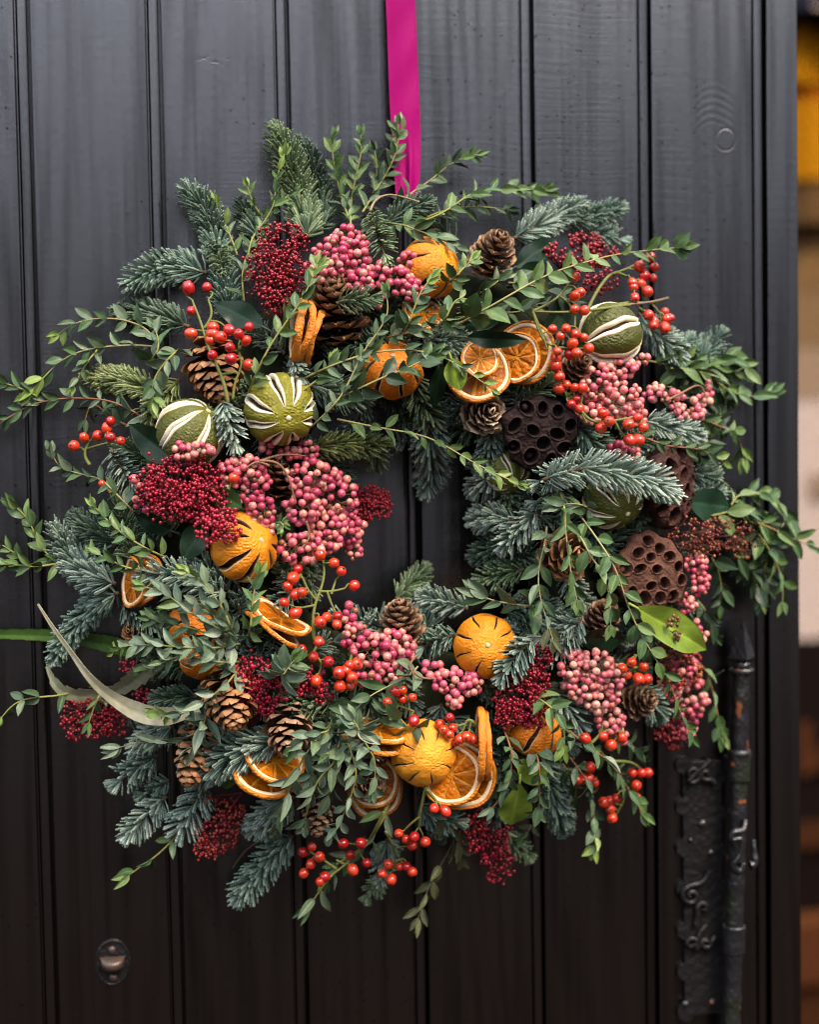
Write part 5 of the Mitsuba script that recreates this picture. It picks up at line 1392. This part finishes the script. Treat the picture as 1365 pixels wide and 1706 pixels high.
hips('rosehips above the dark red buds at the lower middle', Z('690,110 758,150 843,178 773,287', 3.4125, 300, 1050), ['530,1070 520,1088 505,1095', '520,1088 535,1105 527,1130'], 9.4, 0.026, 0.2, 11)
hips('tight rosehip group left of the lower pink berries', Z('905,240 945,225 962,200 978,268 965,310 910,318 1000,190', 3.4125, 300, 1050), ['590,1070 585,1095 578,1120', '585,1100 572,1118'], 9.6, 0.026, 0.2, 12)
hips('dark rosehips above the bottom orange', Z('1178,408 1265,392 1322,382 1225,350 1265,340 1330,515', 3.4125, 300, 1050), ['650,1200 660,1180 672,1165 685,1158', '664,1175 690,1185'], 8.6, 0.028, 0.5, 13)
hips('rosehip spray with narrow leaves at the bottom left', Z('385,420 422,398 417,470 388,508 452,440 550,385 580,433 625,383 648,465 590,493 474,522 454,543', 2.482, 350, 1250), ['640,1352 622,1388 600,1415 575,1440 548,1462 530,1485', '560,1447 535,1430 515,1418', '575,1440 560,1432', '612,1400 600,1408'], 8.4, 0.034, 0.2, 14)
hips('two rosehip groups hanging at the bottom centre', Z('780,343 810,367 845,357 837,394 890,377 712,510 737,470 785,480 812,478 837,502 750,533', 2.482, 350, 1250), ['710,1310 702,1345 698,1378', '700,1360 685,1372 672,1385', '642,1385 655,1410 657,1440 655,1452', '657,1435 672,1430', '656,1440 642,1445'], 8.2, 0.032, 0.15, 15)
hips('pair of rosehips under the front bottom slice', Z('927,240 973,252', 2.482, 350, 1250), ['712,1315 728,1335 735,1342'], 9.0, 0.036, 0.0, 16)
hips('rosehip spray right of the bottom orange', Z('340,665 285,705 305,735 335,760 355,725 370,808 395,790 435,775 473,790', 3.4125, 650, 1000), ['795,1208 780,1200 772,1215 765,1228', '775,1206 760,1210 745,1215', '785,1202 780,1225'], 8.4, 0.026, 0.2, 17)
hips('rosehips at the foot of the lower right pink berries', Z('607,298 730,307 655,355 490,312', 3.9, 850, 1150), ['985,1238 1000,1222 1005,1205', '1000,1222 1025,1215 1035,1225'], 9.2, 0.030, 0.0, 18)
hips('shaded rosehips behind the hanging lower right stems', Z('520,500 515,572 545,600 480,580 440,580', 3.9, 850, 1150), ['975,1268 965,1290 975,1302', '965,1290 985,1285'], 8.6, 0.018, 0.1, 19)
hips('rosehip spray at the lower right edge of the wreath', Z('795,537 855,537 898,535 820,618 820,698 608,727 692,702 652,770 663,830 650,720', 3.9, 850, 1150), ['1022,1268 1050,1270 1068,1282', '1015,1270 1032,1300 1040,1325 1028,1355', '1035,1318 1060,1310'], 8.2, 0.020, 0.0, 20)
hips('blurred rosehips left of the toothed right bud stems', Z('300,1035 247,1072 272,1108 368,1060 340,1130 388,1132', 3.4125, 965, 800), ['1060,1090 1055,1110 1065,1128', '1055,1110 1072,1115'], 8.6, 0.020, 0.05, 21)

# ------------------------------------------------------------------ skimmia buds
buds('dark red bud head at the top left of the pink berries', (470, 560), '470,410,46,40 445,450,40,46 490,455,34,36 460,490,30,40', (0.30, 0.007, 0.016), 0.016, 520, 2.9, seed=1)
buds('largest crimson bud head at far left above the orange', (330, 880), '300,800,68,42 265,820,40,34 335,830,46,40 300,845,44,26', (0.38, 0.010, 0.030), 0.022, 700, 3.0, seed=2)
buds('crimson bud tail hanging over the centre left orange', (345, 850), '350,880,26,26 375,885,28,20 368,862,30,16', (0.40, 0.012, 0.030), 0.034, 120, 3.3, seed=3)
buds('dark red bud cluster reaching into the hole', (565, 880), '615,828,32,20 635,840,20,28 600,850,24,26', (0.38, 0.014, 0.026), 0.016, 260, 2.6, seed=4)
buds('dark red bud head between the lower left cones', (420, 1210), '420,1120,44,30 400,1150,34,30 445,1150,34,30 440,1175,26,18', (0.40, 0.012, 0.035), 0.020, 360, 3.0, seed=5)
buds('dark red buds beneath the small eucalyptus rosette', (490, 1200), '505,1135,34,24 535,1155,18,20 525,1118,18,16', (0.40, 0.012, 0.035), 0.016, 110, 3.3, seed=6)
buds('deep crimson bud head right of the lower right orange', (872, 1240), '868,1165,46,36 850,1190,30,24 890,1130,30,24 900,1090,26,18 890,1190,24,28', (0.30, 0.006, 0.020), 0.020, 470, 2.9, seed=7)
buds('open bud spray on red stems at the far lower left', (190, 1150), '150,1185,52,30 190,1200,26,30 125,1215,26,20 165,1215,30,18', (0.32, 0.012, 0.020), 0.004, 200, 2.9, (0.14, 0.018, 0.022), seed=8)
buds('red orange bud spray on long stems at the bottom left', (405, 1320), '362,1390,40,34 345,1415,26,18 385,1350,26,26 350,1330,12,16', (0.34, 0.016, 0.020), 0.008, 260, 2.7, (0.12, 0.014, 0.02), 9, 0.3, (0.40, 0.070, 0.035))
buds('loose dark red bud spray at the bottom right of centre', (800, 1345), '815,1400,42,40 830,1440,30,34 790,1385,24,34', (0.34, 0.010, 0.026), 0.002, 190, 2.7, (0.12, 0.012, 0.018), 10)
buds('shaded dark red buds at the top right of the wreath', (960, 500), '975,405,36,18 1000,425,32,22 960,440,30,20 925,420,22,16 1000,470,30,20', (0.28, 0.008, 0.016), 0.004, 230, 3.2, seed=11)
buds('rust brown bud spray reaching right past the lotus pods', (1100, 915), '1150,885,42,26 1205,890,44,30 1240,905,30,30 1170,915,30,18', (0.22, 0.030, 0.014), 0.006, 200, 2.5, (0.09, 0.03, 0.018), 12, 0.4, (0.30, 0.10, 0.035))
buds('rust red bud spray under the big light green leaf', (1090, 1060), '1125,1085,36,26 1150,1110,28,30 1120,1130,26,24', (0.34, 0.035, 0.022), 0.004, 150, 3.2, (0.10, 0.035, 0.02), 13, 0.4, (0.38, 0.12, 0.04))
buds('blurred dark buds lowest at the right edge', (1095, 1190), '1110,1215,30,22 1125,1235,24,16', (0.24, 0.012, 0.016), -0.004, 80, 3.2, seed=14)
buds('few tiny brown buds lying on the light green leaf', (1105, 1050), '1125,1035,12,10 1132,1060,8,8', (0.22, 0.10, 0.04), 0.032, 12, 3.2, (0.10, 0.06, 0.03), 15)
buds('dark buds peeping out beside the toothed left leaf', (235, 1140), '220,1110,20,12 240,1160,26,12', (0.34, 0.010, 0.03), -0.004, 40, 3.2, seed=16)

# ------------------------------------------------------------------ eucalyptus
RED = (0.30, 0.13, 0.06)
for lab, pts, kw in (
    ('upright eucalyptus stem in the middle of the three left of the ribbon', '586,372 587,326 596,282 602,247 601,224', dict(pal='m', L=(36, 24), dh=0.006, tip='m', step=20)),
    ('upright eucalyptus stem, leftmost of those left of the ribbon', '584,366 566,318 558,279 554,250 556,226', dict(pal='m', L=(34, 24), dh=0.002, tip='m', step=20)),
    ('dark eucalyptus stem rising in front of the magenta ribbon', '606,352 630,312 650,278 662,245 664,206', dict(pal='d', L=(34, 26), dh=0.012, tip='m', step=17)),
    ('dark eucalyptus twig left of the ribbon foot', '608,348 625,310 628,275 624,250', dict(pal='d', L=(32, 22), dh=0.006, tip='d', step=20)),
    ('eucalyptus stem rising to the right of the ribbon foot', '650,362 681,326 722,297 755,272 796,258', dict(pal='d', L=(40, 24), dh=0.014, tip='m', step=21, wid=0.5)),
    ('long eucalyptus stem pointing right above the top pine cone', '652,375 708,367 766,336 800,320 840,316 912,318', dict(pal='m', L=(38, 30), dh=0.022, tip='m', step=22)),
    ('eucalyptus twig lying over the top slit orange', '655,368 690,382 725,395 762,412', dict(pal='g', L=(40, 30), dh=0.026, tip='g', step=22)),
    ('dark eucalyptus twig behind the top eucalyptus at right', '690,372 740,352 790,345 850,350', dict(pal='d', L=(34, 26), dh=0.004, tip='d', step=22)),
    ('eucalyptus stem climbing left of the tall plump fir sprig', '415,424 429,384 453,349 461,302 475,256', dict(pal='m', L=(30, 24), dh=0.026, step=26)),
    ('eucalyptus side shoot crossing the tall plump fir sprig', '450,352 470,335 492,318', dict(pal='m', L=(28, 22), dh=0.026, step=20, tip='m')),
    ('yellow green eucalyptus twig at the upper left edge', '396,424 374,372 362,348 355,336', dict(pal='m', L=(28, 24), dh=0.006, step=20)),
    ('slim yellow green eucalyptus shoot left of the tall fir', '440,365 424,342 412,310', dict(pal='m', L=(28, 22), dh=0.004, step=22)),
    ('long straight eucalyptus stem crossing the edge-on orange slices', '417,652 434,608 464,555 493,514 519,467 530,440', dict(pal='m', L=(30, 26), dh=0.044, step=27)),
    ('eucalyptus leaves left of the upper red bud head', '408,505 404,470 410,430 436,392', dict(pal='g', L=(34, 28), dh=0.010, step=24, tip='g')),
    ('long pale eucalyptus stem crossing the upper right rosehips', '762,543 838,499 914,458 984,435 1043,422 1138,412', dict(pal='m', L=(40, 30), dh=0.050, wid=0.60, step=30, tip='m', stemcol=(0.36, 0.33, 0.12))),
    ('long eucalyptus stem running diagonally up to the pink berries', '522,712 573,652 611,579 646,517 643,488', dict(pal='g', L=(30, 26), dh=0.044, step=27, tip='m', stemcol=(0.36, 0.33, 0.12))),
    ('eucalyptus stem arching over the half hidden upper orange', '509,629 597,594 687,584 734,594 793,629 822,650', dict(pal='g', L=(34, 20), dh=0.042, step=28, stemcol=(0.36, 0.33, 0.12))),
    ('eucalyptus shoot in front of the half hidden upper orange', '573,661 646,626 690,608 724,588', dict(pal='d', L=(36, 32), dh=0.044, wid=0.58, step=24, tip='m', stemcol=(0.36, 0.33, 0.12))),
    ('eucalyptus stem hanging across the top of the hole', '567,698 640,714 717,731 778,764 822,787 865,806', dict(pal='m', L=(32, 24), dh=0.034, step=30, tip='y', stemcol=(0.42, 0.38, 0.16))),
    ('dense eucalyptus twig under the top slit orange', '676,556 690,515 706,480 722,462', dict(pal='g', L=(32, 24), dh=0.034, step=17)),
    ('eucalyptus tip with fresh green leaves right of the top orange', '740,540 752,512 765,498 783,500', dict(pal='m', L=(32, 26), dh=0.040, step=18)),
    ('eucalyptus shoot below the top pine cone', '756,466 770,450 788,432', dict(pal='m', L=(32, 26), dh=0.040, step=16)),
    ('dark eucalyptus shoot right of the top orange', '800,490 820,476 842,460', dict(pal='d', L=(34, 28), dh=0.026, step=18, tip='m')),
    ('dark eucalyptus twig beneath the long pale stem', '770,530 815,520 860,520 900,505', dict(pal='d', L=(38, 30), dh=0.018, step=24, tip='d', wid=0.55)),
    ('reddish eucalyptus twig above the half hidden upper orange', '650,560 690,552 730,540 760,545', dict(pal='g', L=(32, 24), dh=0.024, step=19, stemcol=RED, tip='g')),
    ('eucalyptus tip left of the round lime, above the fir tip', '480,668 520,640 550,610 556,598', dict(pal='m', L=(28, 24), dh=0.028, step=22)),
    # left
    ('arched eucalyptus tip, highest at the far left', '256,566 231,542 202,533 173,531 129,538 98,556', dict(pal='g', L=(38, 30), dh=0.012, step=34, stemcol=(0.34, 0.28, 0.12))),
    ('eucalyptus stem sweeping far left to the frame edge', '264,577 188,577 141,584 102,602 73,629 48,656', dict(pal='g', L=(32, 34), dh=0.014, step=30, stemcol=(0.36, 0.32, 0.14))),
    ('red stemmed eucalyptus reaching the left frame edge', '264,714 234,693 190,671 147,664 97,665 44,679 -8,712', dict(pal='g', L=(32, 28), dh=0.012, step=30, stemcol=RED, tip='g', hmin=0.02)),
    ('eucalyptus side shoot running off the left frame edge', '72,667 40,650 9,639 -14,632', dict(pal='g', L=(30, 30), dh=0.014, step=22, tip='g', hmin=0.02)),
    ('short eucalyptus side shoot hanging left of the yellowish fir', '161,583 141,611 122,645', dict(pal='g', L=(26, 24), dh=0.014, step=22)),
    ('eucalyptus twig with broad leaves left of the brown cone', '298,580 274,606 256,636 257,672', dict(pal='g', L=(40, 26), dh=0.032, step=22, wid=0.52)),
    ('eucalyptus leaves where the far left stems meet', '250,600 262,585 262,560 256,545', dict(pal='g', L=(36, 30), dh=0.028, step=18, tip='g', wid=0.5)),
    ('dark eucalyptus twig behind the red left stem', '210,708 180,690 150,678 142,700', dict(pal='d', L=(34, 28), dh=0.006, step=24, stemcol=RED, tip='d')),
    ('eucalyptus tip below the small far left rosehips', '222,854 185,814 140,791 94,770 86,752', dict(pal='g', L=(34, 26), dh=0.022, step=26, stemcol=(0.34, 0.32, 0.12), tip='g', wid=0.55)),
    ('eucalyptus shoot pointing up at the far left edge', '97,940 67,908 56,885 40,858 22,842', dict(pal='m', L=(34, 34), dh=0.012, step=26, tip='m')),
    ('eucalyptus shoot running off the frame at mid left', '100,938 70,943 44,943 15,940 -12,944', dict(pal='m', L=(32, 28), dh=0.016, step=26, tip='m')),
    ('short eucalyptus fork at the mid left frame edge', '46,942 22,920 -2,905', dict(pal='m', L=(30, 26), dh=0.014, step=20, tip='m')),
    ('eucalyptus stem with fresh tip above the far left curled slices', '278,932 234,908 199,885 176,864 156,842', dict(pal='m', L=(30, 26), dh=0.030, step=21)),
    ('eucalyptus shoot with fresh tip over the far left curled slices', '243,952 205,943 176,929 150,918', dict(pal='m', L=(28, 24), dh=0.034, step=20)),
    ('upper stem of the large left eucalyptus bunch', '400,1069 352,1040 308,1014 272,987 240,978', dict(pal='s', L=(38, 28), dh=0.044, step=22, tip='y')),
    ('middle stem of the large left eucalyptus bunch', '402,1080 322,1079 264,1075 223,1075 188,1086', dict(pal='s', L=(34, 26), dh=0.046, step=20, tip='y')),
    ('steep stem of the large left eucalyptus bunch', '390,1069 378,1028 357,993 328,961 308,952', dict(pal='s', L=(36, 26), dh=0.050, step=24, tip='y')),
    ('lowest stem of the large left eucalyptus bunch', '402,1110 346,1099 300,1094 262,1108 235,1116', dict(pal='s', L=(34, 26), dh=0.044, step=22, tip='m')),
    ('inner leaves of the large left eucalyptus bunch', '372,1072 330,1050 290,1040 250,1030', dict(pal='g', L=(36, 28), dh=0.036, step=18, tip='m')),
    ('second inner stem of the large left eucalyptus bunch', '380,1060 345,1015 312,1000 280,1010', dict(pal='s', L=(36, 28), dh=0.042, step=20, tip='m')),
    ('upright eucalyptus shoot in front of the folded slices', '416,1066 420,1016 425,978 430,956', dict(pal='m', L=(32, 30), dh=0.048, step=24)),
    ('eucalyptus rosette facing out under the folded slices', '470,1130 480,1112 490,1100', dict(pal='s', L=(40, 34), dh=0.050, step=9, wid=0.55, tip='m', beta=78)),
    ('small eucalyptus rosette beside the biggest pink berries', '470,872 472,876 470,882', dict(pal='m', L=(16, 14), dh=0.046, step=5, wid=0.5, beta=70)),
    ('eucalyptus stem running down left across the lower left cone', '402,1118 366,1150 328,1177 302,1189 262,1190', dict(pal='s', L=(36, 30), dh=0.042, step=28, tip='y')),
    ('eucalyptus tip running off the lower left frame edge', '112,1158 70,1161 26,1172 2,1196', dict(pal='g', L=(42, 30), dh=0.014, step=36, tip='y')),
    ('brownish eucalyptus twig hanging over the far lower left buds', '170,1150 158,1175 148,1205', dict(pal='m', L=(34, 28), dh=0.022, step=24, tip='m', wid=0.38)),
    ('thin eucalyptus twig with pale leaves over the lower left cone', '352,1210 308,1229 272,1237 230,1238 196,1246', dict(pal='s', L=(46, 38), dh=0.034, step=36, wid=0.36, tip='s', stemcol=(0.24, 0.18, 0.07))),
    ('eucalyptus leaf pair hanging before the long lower left cone', '345,1200 330,1225 318,1255', dict(pal='s', L=(44, 38), dh=0.040, step=24, wid=0.36, tip='s', stemcol=(0.24, 0.18, 0.07))),
    ('bare eucalyptus twig with a leaf tip at the lower left', '300,1386 264,1422 237,1442 214,1458', dict(pal='m', L=(30, 36), dh=0.004, step=52, wid=0.45, tip='m', first=0.2)),
    # bottom
    ('leftmost hanging stem of the bottom eucalyptus bunch', '560,1214 523,1240 502,1270 487,1302 474,1342 462,1380', dict(pal='s', L=(44, 40), dh=0.048, step=30, wid=0.36, tip='s')),
    ('second hanging stem of the bottom eucalyptus bunch', '581,1249 555,1273 534,1295 518,1330 506,1374', dict(pal='s', L=(36, 34), dh=0.054, step=25, tip='s')),
    ('middle hanging stem of the bottom eucalyptus bunch', '584,1245 593,1279 590,1308 578,1343 562,1378 550,1396', dict(pal='s', L=(32, 28), dh=0.056, step=22, tip='s')),
    ('rightmost hanging stem of the bottom eucalyptus bunch', '608,1238 621,1258 625,1293 622,1322', dict(pal='s', L=(32, 26), dh=0.054, step=22, tip='s')),
    ('upper left shoot of the bottom eucalyptus bunch', '560,1216 530,1222 505,1232 490,1246', dict(pal='s', L=(38, 32), dh=0.050, step=20, tip='m')),
    ('dark upper stem of the bottom eucalyptus bunch', '702,1116 652,1141 610,1165 586,1190', dict(pal='g', L=(54, 46), dh=0.030, step=32, wid=0.48, tip='g', stemcol=(0.36, 0.34, 0.14))),
    ('eucalyptus rosette at the top of the bottom bunch', '600,1222 594,1208 588,1198', dict(pal='s', L=(42, 36), dh=0.054, step=10, wid=0.5, beta=74, tip='s')),
    ('inner shoot of the bottom eucalyptus bunch', '575,1235 556,1252 532,1270 515,1300', dict(pal='g', L=(38, 32), dh=0.044, step=18, tip='s')),
    ('dark inner leaves of the bottom eucalyptus bunch', '570,1255 555,1300 545,1335', dict(pal='g', L=(40, 34), dh=0.036, step=20, tip='g', wid=0.4)),
    ('eucalyptus leaves left of the dark bottom rosehips', '690,1225 668,1198 650,1180', dict(pal='g', L=(44, 38), dh=0.026, step=20, tip='g', wid=0.5)),
    ('narrow eucalyptus leaf tip at the lowest bottom left', '560,1452 545,1468 530,1488 516,1508', dict(pal='g', L=(42, 40), dh=0.020, step=22, wid=0.30, tip='g')),
    ('narrow leaved eucalyptus twig among the bottom rosehips', '650,1345 625,1385 600,1415 560,1440', dict(pal='g', L=(44, 36), dh=0.018, step=40, wid=0.38, tip='g', stem=(0.0018, 0.0012))),
    ('olive eucalyptus twig hanging lowest at the bottom', '764,1380 745,1423 729,1451 709,1492 697,1530', dict(pal='o', L=(46, 36), dh=0.010, step=28, wid=0.36, tip='o', stemcol=(0.15, 0.10, 0.05))),
    ('dark olive eucalyptus twig behind the bottom slices', '720,1340 745,1365 760,1395 772,1430', dict(pal='o', L=(50, 40), dh=0.004, step=32, wid=0.34, tip='o', stemcol=(0.15, 0.10, 0.05))),
    # lower right
    ('eucalyptus stem hanging left of the light green blunt leaf', '852,1228 852,1278 842,1318 820,1346', dict(pal='g', L=(30, 30), dh=0.040, step=22, tip='s', stemcol=RED)),
    ('eucalyptus stem hanging over the light green blunt leaf', '899,1240 899,1293 898,1340 892,1368 870,1396', dict(pal='g', L=(32, 30), dh=0.036, step=23, tip='m', stemcol=RED)),
    ('eucalyptus shoot in front of the half hidden lower right orange', '902,1166 932,1194 940,1222 941,1252', dict(pal='m', L=(36, 26), dh=0.040, step=18, tip='y')),
    ('reddish eucalyptus stem reaching the lower right rosehips', '945,1212 973,1237 999,1256 1029,1286 1047,1314 1072,1356', dict(pal='g', L=(34, 32), dh=0.030, step=25, tip='m', stemcol=RED, wid=0.5)),
    ('eucalyptus stem hanging alone at the lower right', '958,1268 978,1301 986,1335 991,1370 990,1418', dict(pal='g', L=(32, 26), dh=0.026, step=22, tip='y', stemcol=RED, wid=0.5)),
    ('longest eucalyptus stem sweeping down over the right lotus pod', '971,844 1003,903 1027,952 1050,1017 1079,1075 1112,1131 1132,1181 1154,1228', dict(pal='m', L=(34, 26), dh=0.054, step=29, tip='m', stemcol=(0.40, 0.36, 0.15), wid=0.52)),
    ('eucalyptus stem hanging before the open right cone', '949,822 942,864 946,911 952,955 962,1000', dict(pal='m', L=(36, 32), dh=0.048, step=28, tip='m', stemcol=(0.40, 0.36, 0.15))),
    ('eucalyptus stem hanging right of the open right cone', '964,870 981,920 1007,961 1016,1000 1018,1042', dict(pal='m', L=(36, 28), dh=0.046, step=30, tip='m', stemcol=(0.40, 0.36, 0.15), wid=0.54)),
    ('thin eucalyptus stem hanging left of the open right cone', '922,880 902,929 898,978 908,1022 922,1068', dict(pal='g', L=(36, 30), dh=0.036, step=33, tip='o', stemcol=(0.40, 0.36, 0.15))),
    ('eucalyptus sprig with large leaves above the lower right orange', '896,1012 855,1006 822,1000 796,990', dict(pal='g', L=(46, 40), dh=0.026, step=34, tip='g', wid=0.48, stemcol=(0.40, 0.36, 0.15))),
    ('eucalyptus leaves crossing above the right open cone', '990,850 962,840 930,842', dict(pal='g', L=(40, 32), dh=0.040, step=24, tip='g')),
    # right edge
    ('eucalyptus tip reaching right across the door edge, upper right', '1123,613 1179,626 1229,656 1258,660 1288,652', dict(pal='m', L=(40, 34), dh=0.014, step=25, tip='m', wid=0.52)),
    ('bushy eucalyptus tip at the upper right edge', '1168,625 1205,600 1225,600 1246,618', dict(pal='m', L=(48, 34), dh=0.008, step=16, tip='m', wid=0.5)),
    ('eucalyptus twig drooping at the right edge below the berries', '1167,696 1208,714 1232,734 1239,764', dict(pal='m', L=(38, 32), dh=0.012, step=24, tip='y', wid=0.5, stemcol=RED)),
    ('slim eucalyptus twig under the right fir tip', '1059,720 1111,742 1164,749 1206,772', dict(pal='d', L=(31, 27), dh=0.016, step=26, tip='y', stemcol=RED)),
    ('dark eucalyptus filler behind the far right pink berries', '1090,640 1140,650 1190,680 1200,710', dict(pal='d', L=(43, 32), dh=-0.004, step=16, tip='d')),
    ('eucalyptus tip above the rust brown buds at far right', '1223,842 1240,822 1281,826 1300,846 1318,872', dict(pal='m', L=(40, 34), dh=0.010, step=22, tip='m', wid=0.46)),
    ('eucalyptus twig crossing the door edge at the far right', '1264,870 1302,888 1330,901 1364,914', dict(pal='m', L=(38, 39), dh=0.014, step=30, tip='m', wid=0.34, stemcol=(0.36, 0.20, 0.06))),
    ('eucalyptus twig hanging down by the far right door edge', '1268,890 1287,926 1303,964 1304,1004', dict(pal='m', L=(38, 29), dh=0.010, step=22, tip='m', wid=0.46)),
    ('blurred eucalyptus hanging above the iron spear tip', '1228,925 1250,950 1262,975 1266,1002', dict(pal='d', L=(40, 32), dh=0.002, step=16, tip='m')),
    ('blurred dark eucalyptus left of the iron spear tip', '1190,930 1198,955 1202,985 1200,1010', dict(pal='d', L=(38, 29), dh=0.0, step=15, tip='m')),
    ('blurred eucalyptus hanging beneath the rust brown buds', '1228,895 1238,920 1236,955', dict(pal='d', L=(40, 29), dh=-0.004, step=14, tip='d')),
    ('dense blurred eucalyptus at the far right behind the buds', '1255,870 1290,905 1275,945 1282,980', dict(pal='d', L=(40, 29), dh=-0.002, step=14, tip='d')),
    ('leafy eucalyptus stem behind the upper right pink berry tail', '1080,600 1130,615 1170,640 1215,668', dict(pal='d', L=(42, 34), dh=0.0, step=15, tip='m', wid=0.48)),
    ('green eucalyptus stem under the blue fir tips at right', '1100,600 1150,602 1195,615 1232,622', dict(pal='m', L=(42, 36), dh=0.002, step=18, tip='m', wid=0.5)),
    ('dark eucalyptus stem right of the tilted lotus pod', '1150,770 1185,720 1200,690', dict(pal='d', L=(40, 32), dh=-0.004, step=16, tip='d')),
    ('dense eucalyptus foliage above the rust brown buds at right', '1190,860 1225,850 1262,858 1290,880', dict(pal='m', L=(42, 34), dh=0.002, step=15, tip='m', wid=0.46)),
    ('eucalyptus twig hanging at the lower right, beside the bolt', '1158,1096 1184,1138 1196,1188 1204,1228', dict(pal='m', L=(40, 28), dh=0.008, step=28, tip='m', wid=0.58, stemcol=RED)),
    ('blurred eucalyptus leaves right of the light green leaf', '1165,1000 1182,1030 1192,1060', dict(pal='d', L=(36, 28), dh=-0.004, step=18, tip='d')),
    ('dark eucalyptus leaves at the lower right behind the rosehips', '1020,1220 1050,1240 1075,1262', dict(pal='d', L=(36, 30), dh=0.0, step=18, tip='d')),
    ('dark eucalyptus under the lower right rosehips', '1000,1250 1030,1285 1048,1305', dict(pal='d', L=(34, 28), dh=0.0, step=18, tip='d')),
    ('dark eucalyptus twig behind the lower edge of the hanging stems', '940,1275 960,1310 952,1345', dict(pal='d', L=(34, 28), dh=-0.004, step=18, tip='d')),
    ('dark eucalyptus twig deep below the top right bud head', '850,470 900,480 950,500', dict(pal='d', L=(40, 34), dh=0.010, step=22, tip='d', wid=0.5)),
):
    euc(lab, pts, **kw)


def twig(label, pts, r, col, dh):
    t = thing('bare_twig', label, 'twig')
    c = path3(pts, dh, 30)
    part(t, 'bark', shape(*tube(c, np.linspace(r, r * 0.6, 30), 6), 'bark', col))


twig('pale bare twig bent over the foot of the ribbon', '617,352 634,329 652,325 660,326 699,337', 0.0010, (0.32, 0.22, 0.13), 0.030)
twig('thin brown bare twig sticking out at the bottom left', '440,1398 415,1412 388,1446', 0.0010, (0.10, 0.05, 0.03), -0.004)
twig('brown bare twig end beside the rightmost rosehips', '1040,508 1080,504 1114,496', 0.0011, (0.26, 0.17, 0.11), 0.034)

PAL_N = len(PALETTE)
PAL_ARRAY = mi.Float(np.concatenate(PALETTE).astype(np.float32))
dr.make_opaque(PAL_ARRAY)
